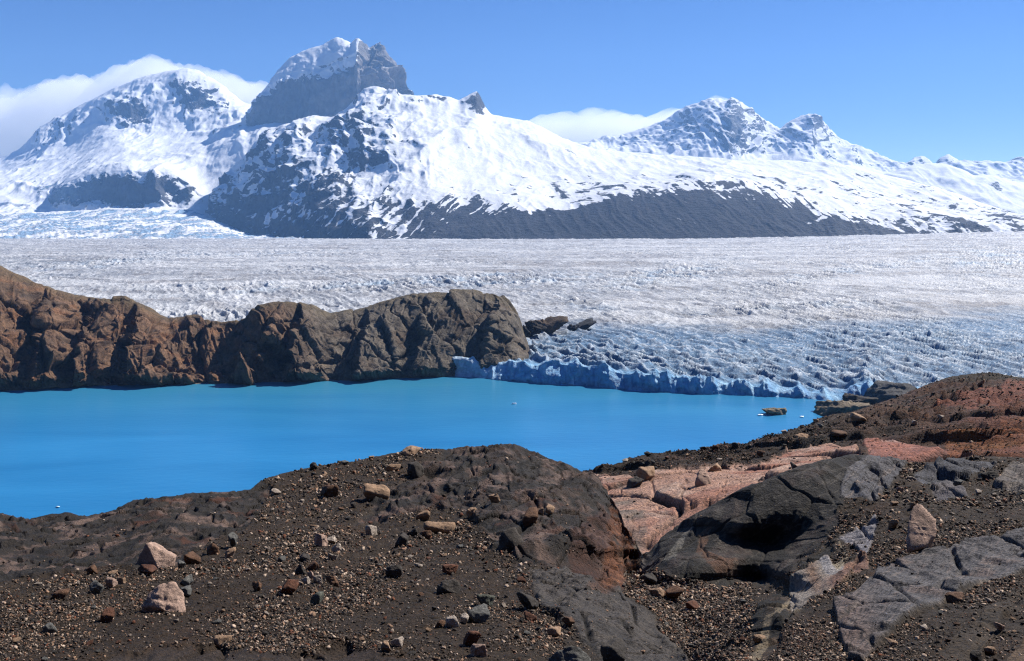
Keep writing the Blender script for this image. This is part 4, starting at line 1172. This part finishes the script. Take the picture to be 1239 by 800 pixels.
B(562, 755, 11, 10, 'pale', 'white stone touching the left side of the grey-brown boulder', 'stone', 'stone', group=G1)
B(533, 758, 13, 8, 'brown', 'small brown stone at the left end of the row beside the grey-brown boulder', 'stone', 'stone', group=G1)
B(572, 781, 25, 18, 'rust', 'reddish rock with a pink edge behind the pink boulder at the bottom', group=G1)
B(579, 795, 23, 16, 'pink', 'pale pink flat-topped boulder at the bottom with a black front', group=G1)
B(481, 782, 16, 9, 'pale', 'pale grey rounded stone above the purple bedrock at the bottom edge', 'stone', 'stone', group=G1)
B(468, 788, 13, 11, 'tan', 'tan stone left of the pale grey rounded stone at the bottom edge', 'stone', 'stone', group=G1)
B(690, 808, 58, 30, 'grey', 'large grey-brown striped boulder cut by the bottom edge of the picture', group=G1, rough=.05, sub=5, hull=[(-27, 6, 16), (-16, 4, 26), (-4, 6, 30), (12, 8, 29), (24, 8, 20), (29, 6, 8), (-28, 4, 4), (-10, -8, 10), (10, -6, 14), (-24, 6, -6), (24, 6, -6), (24, 26, -6), (-24, 26, -6)])
B(744, 805, 38, 24, 'dark', 'black boulder with a flat brown top at the bottom edge, right of the striped boulder', group=G1)
B(638, 737, 30, 20, 'dark', 'dark triangular rock with a brown right side, on gravel left of the grey bedrock ramp', group=G1, planes=5, seed=12)
B(670, 770, 20, 10, 'tan', 'orange-tan flat stone with a black front above the striped boulder', group=G1)
B(688, 758, 18, 12, 'brown', 'brown ribbed rock at the edge of the grey bedrock ramp', group=G1)
B(642, 752, 16, 8, 'rust', 'orange stone below the dark triangular rock', 'stone', 'stone', group=G1)
# knoll face
B(619, 664, 34, 36, 'dark', 'tall black block leaning against the face of the knoll', group=G1, hull=[(-16, 4, 22), (-10, 8, 34), (6, 10, 36), (17, 4, 20), (16, -6, 4), (-2, -8, 24), (-16, -4, 6), (-12, 0, -3), (14, 0, -3), (12, 16, -3), (-12, 16, -3)], rough=.06)
B(607, 636, 30, 18, 'brown', 'dark brown rock behind the tall black block', group=G1)
B(641, 634, 22, 17, 'brown', 'brown cube-like rock on the knoll face right of the tall black block', group=G1, planes=5, turn=.7)
B(652, 622, 12, 8, 'tan', 'tan stone behind the brown cube-like rock', 'stone', 'stone', group=G1)
B(666, 621, 12, 10, 'tan', 'orange-tan stone at the right end of the small row on the knoll face', 'stone', 'stone', group=G1)
B(598, 607, 17, 10, 'tan', 'tan-topped rock with a dark front, high on the knoll above the dark brown rock', group=G1)
B(569, 624, 13, 9, 'tan', 'small tan rock right of the long flat slab', 'stone', 'stone', group=G1)
B(486, 660, 18, 13, 'dark', 'dark humped rock with a pale flake at its right foot, below the long flat slab', group=G1)
B(499, 649, 15, 11, 'dark', 'dark rock under the left end of the long flat slab', group=G1)
B(515, 652, 14, 10, 'brown', 'brown rock under the middle of the long flat slab', 'stone', 'stone', group=G1)
# left
B(234, 685, 20, 16, 'brown', 'pinkish-brown rock right of the wedge-shaped boulder', group=G1)
B(220, 687, 10, 8, 'grey', 'small light grey stone between the wedge-shaped boulder and the pinkish-brown rock', 'stone', 'stone', group=G1)
B(282, 661, 11, 15, 'grey', 'upright pale grey stone standing on end at the edge of the bedrock', 'stone', 'stone', group=G1, sink=.1)
B(257, 671, 19, 14, 'brown', 'brown rock left of the upright pale grey stone', group=G1)
B(278, 674, 16, 11, 'tan', 'tan rock at the foot of the upright pale grey stone', group=G1)
B(224, 709, 17, 10, 'grey', 'flat grey stone touching the right shoulder of the rugged pink boulder', 'stone', 'stone', group=G1)
B(225, 722, 14, 11, 'grey', 'squarish grey stone right of the rugged pink boulder', 'stone', 'stone', group=G1)
B(117, 719, 21, 15, 'grey', 'grey rounded boulder left of the two pink boulders', group=G1)
B(135, 711, 12, 11, 'pink', 'pale pink stone right of the grey rounded boulder', 'stone', 'stone', group=G1)
B(146, 709, 12, 9, 'tan', 'tan stone between the pale pink stone and the rugged boulder', 'stone', 'stone', group=G1)
B(74, 724, 20, 9, 'brown', 'long flat brown stone on the gravel far to the left', 'stone', 'stone', group=G1)
B(131, 753, 20, 15, 'rust', 'dark red-brown rock below the grey rounded boulder', group=G1)
B(176, 697, 27, 8, 'rust', 'orange-brown flat rock between the two pink boulders', group=G1, planes=6)
B(62, 765, 19, 9, 'grey', 'flat grey stone among pebbles near the left edge', 'stone', 'stone', group=G1)
B(112, 667 + 27, 14, 9, 'brown', 'brown rock at the foot of the dark bedrock left of the wedge boulder', 'stone', 'stone', group=G1)
# gully and right side
B(816, 727, 24, 15, 'brown', 'brown-orange rock in the middle of the stony gully', group=G1)
B(838, 739, 20, 11, 'rust', 'reddish rock right of the brown-orange rock in the gully', group=G1)
B(795, 722, 22, 9, 'tan', 'long pale rock at the head of the gully below the red cliff', group=G1)
B(786, 709, 20, 13, 'dark', 'black rock at the foot of the striped red cliff', group=G1)
B(1210, 764, 14, 11, 'pink', 'pink angular stone on gravel in front of the speckled grey slab', 'stone', 'stone', group=G1)
B(1198, 793, 16, 9, 'tan', 'orange-tan stone near the bottom right corner', 'stone', 'stone', group=G1)
B(1155, 728, 24, 9, 'brown', 'long brown stone lying along the front edge of the speckled grey slab', 'stone', 'stone', group=G1, planes=6)
B(1180, 801, 16, 12, 'dark', 'round black stone on the bottom edge below the orange-tan stone', 'stone', 'stone', group=G1)
B(918, 776, 20, 8, 'tan', 'curved pale tan stone on the dark ledge below the gully', 'stone', 'stone', group=G1)
B(1079, 781, 14, 6, 'tan', 'bright tan stone below the tip of the speckled grey slab', 'stone', 'stone', group=G1)
B(1118, 763, 8, 6, 'pale', 'small white stone under the edge of the speckled grey slab', 'stone', 'stone', group=G1)
B(1081, 640, 15, 13, 'tan', 'pinkish-tan rock in the gravel pocket behind the speckled grey slab', group=G1)
B(1089, 596, 9, 7, 'pink', 'small pink stone at the top of the gravel pocket', 'stone', 'stone', group=G1)
B(1143, 573, 12, 5, 'tan', 'orange-tan flake lying on the blue-grey bedrock', 'stone', 'stone', group=G1)
B(1114, 669, 46, 52, 'pink', 'upright pinkish slab with a jagged left edge and a black gap behind it', cat='slab', name='leaning_slab', hull=[(-22, -10, 0), (-17, 2, 16), (-12, 10, 26), (-3, 24, 43), (8, 30, 50), (16, 28, 46), (26, 18, 33), (22, 10, 24), (20, 4, 17), (0, -8, 7), (-15, 8, 12), (6, 36, 44), (22, 30, 28), (16, 18, 12), (-14, 0, -3), (14, 10, -3)], rough=.03, sink=.02, sub=5, soft=.004)
B(1196, 580, 22, 9, 'dark', 'dark block at the edge of the blue-grey bedrock', group=G1)
# blocks on the hillside
for q in [(781, 582, 26, 15, 'tan', 'pink block with a black left side at the upper edge of the pink slabs'),
          (769, 588, 22, 11, 'dark', 'dark low block beside the pink block on the slabs'),
          (851, 588, 24, 18, 'pink', 'pink block with a triangular black side in the middle of the pink slabs'),
          (864, 570, 20, 9, 'tan', 'tan block with a dark top hollow at the back of the pink slabs'),
          (889, 543, 10, 9, 'dark', 'dark rock standing on the hillside crest against the lake'),
          (850, 545, 9, 6, 'dark', 'small dark rock on the hillside crest left of the tallest crest rock'),
          (963, 571, 12, 11, 'dark', 'dark hollow-shaped rock among the red ribs of the hillside'),
          (972, 535, 22, 10, 'tan', 'pale tan block below the hillside crest near the lake inlet'),
          (1014, 530, 24, 9, 'brown', 'brown flat block on the dark part of the hillside'),
          (1040, 510, 20, 9, 'tan', 'pinkish block under the crest near the ice front'),
          (1138, 508, 8, 5, 'pale', 'white stone on the dark middle of the hillside'),
          (1106, 513, 8, 5, 'pale', 'pale stone left of the white stone on the hillside'),
          (1186, 466, 10, 8, 'tan', 'pale leaning rock just under the highest hillside crest')]:
    B(*q, group='blocks on the red hillside', want='h')

# ------------------------------------------------------------------ middling stones, each an object, named by their patch of ground
ZONES = [('n', lambda x, y: (x < 158) & (y > 690), 'brown gravel left of the two pink boulders', 30),
         ('n', lambda x, y: (x > 205) & (x < 330) & (y > 655), 'gravel right of the two pink boulders', 20),
         ('n', lambda x, y: (x > 305) & (x < 470) & (y < 640), 'stony left shoulder of the knoll', 32),
         ('n', lambda x, y: (x > 300) & (x < 460) & (y > 640), 'gravel around the reddish-orange wedge boulder', 22),
         ('n', lambda x, y: (x > 455) & (x < 640) & (y > 650), 'gravel slope around the black-fronted boulder', 30),
         ('n', lambda x, y: (x > 620) & (x < 720) & (y > 690), 'gravel beside the grey bedrock ramp', 12),
         ('n', lambda x, y: (x > 760) & (x < 905) & (y > 695), 'stony gully under the black rock wall', 40),
         ('n', lambda x, y: (x > 1030) & (y > 575) & (y < 665), 'gravel pocket behind the speckled grey slab', 32),
         ('n', lambda x, y: (x > 1060) & (y > 690), 'gravel in front of the speckled grey slab', 18),
         ('h', lambda x, y: (x > 735) & (x < 1000) & (y < 575), 'rubble on the hillside crest above the pink slabs', 24)]
VARI = [('pale', 'pale', .16), ('tan', 'tan', .26), ('grey', 'grey', .2), ('dark', 'dark', .2), ('brown', 'brown', .12), ('rust', 'rusty red', .06)]
n_mid = 0
rr = np.random.default_rng(77)
vis_n = np.unique(map_n[map_n >= 0]); vis_h = np.unique(map_h[map_h >= 0])
un, vn = proj(Pn[vis_n]); uh, vh = proj(Ph[vis_h])
rock_n = NEAR['rock'][:NF].reshape(-1)[vis_n]; gully_n = ((un > 755) & (un < 910) & (vn > 690) & (NEAR['wall'][:NF].reshape(-1)[vis_n] < .3) & (NEAR['ramp'][:NF].reshape(-1)[vis_n] < .3))
protos = [rock_shape((1, r_[0], r_[1]), np.random.default_rng(900 + i), 3, 8, .05) for i, r_ in enumerate([(.8, .6), (.7, .5), (.9, .7), (.75, .45), (.6, .55), (.85, .62)])]
proto_me = {}
for side, test, where, count in ZONES:
    if side == 'n': idx = vis_n; u, v = un, vn; P_, N_ = Pn, Nn; ok = test(u, v) & ((rock_n < .3) | gully_n)
    else: idx = vis_h; u, v = uh, vh; P_, N_ = Ph, Nh; ok = test(u, v) & (HILL['rubble'][:HF].reshape(-1)[vis_h] > .5)
    cand = np.nonzero(ok & (v < 806))[0]
    if not len(cand): continue
    done = 0
    for c in rr.permutation(cand)[:count * 12]:
        if done >= count: break
        a, b = u[c], v[c]
        size = float(5.2 * (rr.random() + .06) ** -.42)
        size = min(size, 12)
        if any(abs(a - p0) < (s0 + size) * .6 and abs(b - 3 - p1) < (s0 + size) * .45 for p0, p1, s0 in placed): continue
        done += 1; n_mid += 1
        placed.append((a, b - 2, size))
        k = int(rr.choice(len(VARI), p=[q[2] for q in VARI])); tone, word, _ = VARI[k]
        pi = int(rr.integers(0, len(protos)))
        key = (pi, tone)
        W = size * P_[idx[c], 1] / F_PX
        if key not in proto_me:
            p, f = protos[pi]
            o = stone_obj('stone', p, f, TONE[tone] * .5, (0, 0, 0), rr)
            proto_me[key] = o.data
        else:
            o = link(bpy.data.objects.new('stone', proto_me[key]))
        o.location = [float(q) for q in P_[idx[c]]]; o.location.z -= W * .10
        o.scale = (W, W * rr.uniform(.8, 1.2), W * rr.uniform(.75, 1.15))
        o.rotation_euler = (rr.uniform(-.35, .35), rr.uniform(-.35, .35), rr.uniform(0, 6.28))
        tag(o, f'small {word} stone lying in the {where}', 'stone', f'{word} stones in the {where}')
print('stones', n_mid, round(time.time() - T0, 1))


# ------------------------------------------------------------------ pebbles, too many to count
def pebbles(name, n, idx, P_, N_, u, v, weight, lo, power, hi, mat, label, seed, pal):
    r = np.random.default_rng(seed)
    var = []
    for k in range(14):
        bm = bmesh.new()
        for q in range(12):
            d = r.normal(size=3); d /= np.linalg.norm(d); bm.verts.new(d * r.uniform(.8, 1.0) * np.array([1, .8, .62]))
        bmesh.ops.convex_hull(bm, input=bm.verts[:])
        for q in [q for q in bm.verts if not q.link_faces]: bm.verts.remove(q)
        bm.verts.index_update(); bm.normal_update()
        var.append((np.array([q.co[:] for q in bm.verts]), np.array([[w_.index for w_ in q.verts] for q in bm.faces if len(q.verts) == 3])))
        bm.free()
    w = weight / weight.sum()
    pick = r.choice(len(idx), n, p=w)
    pos = P_[idx[pick]] + 0
    D = pos[:, 1]
    size = np.minimum(lo * (r.random(n) + .004) ** power, hi) * D / F_PX * .5
    pos[:, 0] += r.normal(size=n) * D / F_PX; pos[:, 1] += r.normal(size=n) * D / F_PX
    pos[:, 2] += size * .12
    kind = r.integers(0, 14, n); ang = r.uniform(0, 6.283, n); tilt = r.normal(size=(n, 2)) * .35
    tones = np.array([t for t, _ in pal]); pr = np.array([q for _, q in pal])
    cc = tones[r.choice(len(pal), n, p=pr / pr.sum())] * r.uniform(.40, .78, (n, 1))
    V, Fc, Cc = [], [], []; off = 0
    for k in range(14):
        s = np.nonzero(kind == k)[0]
        vv, ff = var[k]
        ca, sa = np.cos(ang[s]), np.sin(ang[s])
        x = vv[None, :, 0] * ca[:, None] - vv[None, :, 1] * sa[:, None]; y = vv[None, :, 0] * sa[:, None] + vv[None, :, 1] * ca[:, None]
        z = vv[None, :, 2] + x * tilt[s, 0][:, None] + y * tilt[s, 1][:, None]
        q = np.stack([x, y, z], -1) * size[s][:, None, None] + pos[s][:, None]
        V.append(q.reshape(-1, 3)); Cc.append(np.repeat(cc[s], len(vv), 0))
        Fc.append((ff[None] + (np.arange(len(s)) * len(vv))[:, None, None] + off).reshape(-1, 3)); off += len(s) * len(vv)
    o = mesh_obj(name, np.concatenate(V), np.concatenate(Fc), 3, mat, np.clip(np.concatenate(Cc), 0, 1).astype(f4), False)
    tag(o, label, kind='stuff')


PAL = [(lin(74, 62, 52), .34), (lin(96, 86, 78), .2), (lin(126, 112, 100), .12), (lin(170, 136, 110), .18), (lin(214, 188, 164), .13), (lin(128, 80, 56), .06), (lin(50, 46, 44), .12)]
slab_n = NEAR['slab'][:NF].reshape(-1)[vis_n]; wall_n = NEAR['wall'][:NF].reshape(-1)[vis_n]; ramp_n = NEAR['ramp'][:NF].reshape(-1)[vis_n]
clump = fbm(Pn[vis_n, 0] / 2.2, Pn[vis_n, 1] / 3, 4, 601)
wn = np.clip(.4 + 1.9 * clump, .10, 2) * (1 - .97 * np.clip(rock_n, 0, 1)) * (1 - .9 * np.clip(slab_n, 0, 1)) * (1 - .95 * np.clip(wall_n, 0, 1))
wn = wn + 1.6 * gully_n
wn = np.where(vn > 815, .02, wn) + 1e-4
pebbles('gravel', 70000, vis_n, Pn, Nn, un, vn, wn, 1.9, -.40, 8.0, M_stone, 'loose angular gravel scattered over the brown near slope', 611, PAL)
rb = HILL['rubble'][:HF].reshape(-1)[vis_h]; sl = HILL['slabs'][:HF].reshape(-1)[vis_h]
wh = np.clip(.3 + fbm(Ph[vis_h, 0] / 8, Ph[vis_h, 1] / 12, 4, 621), .05, 2) * (.5 + 1.2 * rb) * (1 - .93 * sl) + 1e-4
PALH = [(lin(64, 52, 42), .5), (lin(92, 72, 58), .24), (lin(150, 108, 86), .10), (lin(186, 160, 138), .05), (lin(48, 42, 36), .2)]
pebbles('rubble', 11000, vis_h, Ph, Nh, uh, vh, wh, 1.5, -.33, 6.0, M_stone, 'broken dark rubble over the right-hand hillside', 631, PALH)
print('pebbles', round(time.time() - T0, 1))


# ------------------------------------------------------------------ rocks and ice at the lake
def lake_rock(px, y, w, h, D, tone, label, cat, name, seed, deep=.8, rough=.1, mat=None, z=None, hull=None, planes=9, sub=5):
    r = np.random.default_rng(seed)
    W, H = w * D / F_PX, h * D / F_PX
    p, f = rock_shape((W, W * deep, H * 1.25), r, sub, planes, rough, soft=.05, undercut=False)
    p[:, 0] *= W / np.ptp(p[:, 0]); p[:, 0] -= (p[:, 0].max() + p[:, 0].min()) / 2
    zz = (CAM_H - D * (y - YH) / F_PX) if z is None else z
    o = stone_obj(name, p, f, tone, ((px - CX) * D / F_PX, D, zz - H * .22), r, mat or M_cliff, True, .25)
    tag(o, label, cat)
    return o


lake_rock(937, 502, 30, 7, lakeD(501), lin(150, 136, 112) * .62, 'low tan rock islet alone in the blue lake', 'islet', 'islet', 3, .7, .07, z=0, planes=5)
lake_rock(1014, 499, 66, 13, lakeD(498), lin(140, 126, 106) * .6, 'low tan point of rock reaching into the lake below the ice front', 'rock', 'shore_rock', 14, .9, .12, z=0, planes=5)
lake_rock(1076, 492, 70, 24, lakeD(489), lin(104, 102, 100) * .6, 'smooth grey bedrock hump at the end of the ice front', 'rock', 'shore_rock', 25, .9, .10, z=0, planes=6)
lake_rock(1042, 494, 40, 12, lakeD(491), lin(84, 78, 72) * .6, 'small dark rock between the tan point and the grey hump', 'rock', 'shore_rock', 36, .8, .12, z=0, planes=6)
# dark rocks standing out of the glacier
for px, y, w, h, D, tn, lb, sd in [(664, 389, 46, 18, 990, lin(104, 88, 72), 'brown rock knob standing out of the glacier right of the headland', 5),
                                   (648, 394, 28, 16, 962, lin(60, 54, 50), 'black rock at the left foot of the brown knob in the glacier', 6),
                                   (704, 389, 36, 11, 1015, lin(58, 60, 64), 'dark rock ridge half buried in ice right of the brown knob', 7),
                                   (634, 400, 16, 16, 945, lin(54, 50, 46), 'small black rock between headland and glacier', 8)]:
    gx = (px - CX) * D / F_PX
    kk = np.argmin((P_ICE[::3, ::3, 0] - gx) ** 2 + (P_ICE[::3, ::3, 1] - D) ** 2)
    lake_rock(px, y, w, h, D, tn * .6, lb, 'outcrop', 'rock_outcrop', sd, .9, .16, planes=6, sub=5, z=float(P_ICE[::3, ::3, 2].ravel()[kk]))
m_fl, nt_f, b_f = mat_new('floating_ice'); b_f.inputs['Base Color'].default_value = (.82, .88, .92, 1); b_f.inputs['Roughness'].default_value = .5
_c = noise_node(nt_f, obj_coord(nt_f), 1.2, 5); nt_f.links.new(ramp(nt_f, _c, [(.3, (.66, .78, .88)), (.6, (.86, .9, .93))]), b_f.inputs['Base Color'])
for px, y, w, lb, sd in [(70, 614, 5, 'tiny white ice floe on the lake near the left edge', 1), (160, 608, 4, 'tiny white ice floe just above the dark bedrock skyline', 2),
                         (622, 489, 6, 'small white ice floe below the ice front', 3), (920, 503, 7, 'flat white ice floe at the left tip of the islet', 4), (970, 505, 5, 'little white ice floe between the islet and the shore', 5)]:
    o = lake_rock(px, y, w, 1.6, lakeD(y), (.8, .85, .9), lb, 'ice floe', 'ice_floe', sd, .7, .08, m_fl, z=0, sub=3)

# ------------------------------------------------------------------ cloud banks beyond the range
mc = bpy.data.materials.new('cloud_vapour'); mc.use_nodes = True
ntc = mc.node_tree; ntc.nodes.clear()
oc = ntc.nodes.new('ShaderNodeOutputMaterial'); vs = ntc.nodes.new('ShaderNodeVolumeScatter')
vs.inputs['Color'].default_value = (1, 1, 1, 1); vs.inputs['Density'].default_value = .0017; vs.inputs['Anisotropy'].default_value = .25
ntc.links.new(vs.outputs[0], oc.inputs['Volume'])


def cloud(label, top, bottom, D, thick, seed, amp):
    xs = np.arange(top[0][0], top[-1][0] + .1, 4.0)
    yt = np.interp(xs, [a for a, b in top], [b for a, b in top]); yb = np.interp(xs, [a for a, b in bottom], [b for a, b in bottom])
    zt = CAM_H - D * (yt - YH) / F_PX; zb = CAM_H - D * (yb - YH) / F_PX
    cz = (zt + zb) / 2; hz_ = np.maximum((zt - zb) / 2, 8)
    th = np.linspace(0, 2 * np.pi, 65)[:-1]
    end = np.clip(np.minimum((xs - xs[0]), (xs[-1] - xs)) / 40, 0, 1) ** .5
    X = ((xs - CX) * D / F_PX)[:, None] + 0 * th
    Yv = D + (np.cos(th)[None] * thick * (.15 + .85 * end[:, None]))
    Z = cz[:, None] + hz_[:, None] * np.sin(th)[None] * (.05 + .95 * end[:, None])
    P = np.stack([X, Yv, Z], -1)
    q = P / 620.0
    d = (billow(q[..., 0] + q[..., 1] * .3, q[..., 2] * 1.3 + q[..., 1] * .5, 6, seed, .58) * .9 + fbm(q[..., 0] * .5, q[..., 2] * .6 + q[..., 1] * .4, 3, seed + 9)) * amp
    dirv = np.stack([0 * X, np.cos(th)[None] + 0 * X, np.sin(th)[None] + 0 * X], -1)
    P = P + dirv * (d * (.1 + .9 * end[:, None]))[..., None]
    P[..., 1] = np.maximum(P[..., 1], 14950)
    P[..., 2] = np.maximum(P[..., 2], 50)
    r_, c_ = P.shape[:2]
    i = np.arange(r_ * c_).reshape(r_, c_)
    j = np.roll(i, -1, 1)
    qd = np.stack([i[:-1], j[:-1], j[1:], i[1:]], -1).reshape(-1, 4)
    tri = np.concatenate([qd[:, [0, 1, 2]], qd[:, [0, 2, 3]]])
    n0 = r_ * c_
    caps = np.concatenate([np.stack([j[0], i[0], np.full(c_, n0)], -1), np.stack([i[-1], j[-1], np.full(c_, n0 + 1)], -1)])
    Vv = np.concatenate([P.reshape(-1, 3), P[0].mean(0)[None], P[-1].mean(0)[None]])
    o = mesh_obj('cloud_bank', Vv, np.concatenate([tri, caps]), 3, mc, None, True)
    bm = bmesh.new(); bm.from_mesh(o.data); bmesh.ops.recalc_face_normals(bm, faces=bm.faces[:]); bm.to_mesh(o.data); bm.free()
    tag(o, label, 'cloud')


CLOUDS = 1
if CLOUDS:
    cloud('white cloud bank spilling over the massif at the left edge', [(-360, 100), (-100, 108), (0, 114), (30, 108), (60, 100), (90, 93), (120, 98), (140, 88), (155, 80), (185, 76), (215, 80), (240, 88), (262, 92), (290, 96), (318, 97), (345, 104)],
          [(-360, 260), (0, 250), (100, 200), (200, 150), (290, 150), (345, 140)], 16900, 1200, 41, 230)
    cloud('low white cloud bank between the snowy ridge and the far peaks', [(610, 150), (645, 143), (690, 140), (740, 138), (780, 140), (810, 134), (840, 124), (862, 117), (885, 122), (910, 140)],
          [(610, 190), (740, 200), (850, 180), (910, 170)], 16700, 900, 57, 130)
print('clouds', round(time.time() - T0, 1))

# ------------------------------------------------------------------ air
HAZE = 1
if HAZE:
    me = bpy.data.meshes.new('haze')
    bm = bmesh.new(); bmesh.ops.create_cube(bm, size=1)
    for v in bm.verts:
        v.co.x *= 33000
        v.co.y = -400 if v.co.y < 0 else 14900
        v.co.z = -6.5 if v.co.z < 0 else 2700
    bm.to_mesh(me); bm.free()
    m = bpy.data.materials.new('haze_air'); m.use_nodes = True
    nt = m.node_tree; nt.nodes.clear()
    out = nt.nodes.new('ShaderNodeOutputMaterial'); pv = nt.nodes.new('ShaderNodeVolumePrincipled')
    pv.inputs['Density Attribute'].default_value = ''; pv.inputs['Color Attribute'].default_value = ''; pv.inputs['Temperature Attribute'].default_value = ''
    pv.inputs['Color'].default_value = (.27, .54, 1.0, 1); pv.inputs['Density'].default_value = 3.2e-5; pv.inputs['Anisotropy'].default_value = .1
    nt.links.new(pv.outputs[0], out.inputs['Volume'])
    me.materials.append(m)
    hz = link(bpy.data.objects.new('haze', me)); tag(hz, 'thin blue haze between here and the mountains', kind='stuff')

# ------------------------------------------------------------------ camera, sun, sky
cam = bpy.data.cameras.new('camera'); co = link(bpy.data.objects.new('camera', cam))
cam.sensor_width = 36; cam.lens = 36 * F_PX / 1239; cam.shift_y = -(400 - YH) / 1239
cam.clip_start = .1; cam.clip_end = 60000
co.location = (0, 0, CAM_H); co.rotation_euler = (math.pi / 2, 0, 0)
sc.camera = co
SUN_AZ, SUN_EL = 54, 45                       # degrees to the right of the view, and above the horizon
s = bpy.data.lights.new('sun', 'SUN'); s.energy = 5.0; s.angle = math.radians(.5); s.color = (1, .96, .90)
so = link(bpy.data.objects.new('sun', s))
so.rotation_euler = (math.radians(90 - SUN_EL), 0, math.radians(180 - SUN_AZ))
w = bpy.data.worlds.new('World'); sc.world = w; w.use_nodes = True
nt = w.node_tree; bg = nt.nodes['Background']
sky = nt.nodes.new('ShaderNodeTexSky'); sky.sky_type = 'NISHITA'; sky.sun_disc = False
sky.sun_elevation = math.radians(SUN_EL); sky.sun_rotation = math.radians(SUN_AZ)
sky.altitude = 2500; sky.air_density = 1.0; sky.dust_density = 0.0; sky.ozone_density = 3.0
hs = nt.nodes.new('ShaderNodeHueSaturation'); hs.inputs['Saturation'].default_value = 1.28; hs.inputs['Hue'].default_value = .514   # deep polarised blue
nt.links.new(sky.outputs[0], hs.inputs['Color']); nt.links.new(hs.outputs[0], bg.inputs['Color']); bg.inputs['Strength'].default_value = .062
sc.view_settings.view_transform = 'Standard'; sc.view_settings.look = 'None'; sc.view_settings.gamma = 1; sc.view_settings.exposure = .8
sc.cycles.use_denoising = True; sc.cycles.denoising_prefilter = 'NONE'; sc.cycles.use_adaptive_sampling = False
sc.cycles.filter_width = 1.2
sc.cycles.max_bounces = 8; sc.cycles.diffuse_bounces = 2; sc.cycles.glossy_bounces = 2; sc.cycles.transmission_bounces = 2; sc.cycles.volume_bounces = 6
sc.cycles.transparent_max_bounces = 8
print('built', round(time.time() - T0, 1), sum(len(o.data.vertices) for o in sc.objects if o.type == 'MESH'))
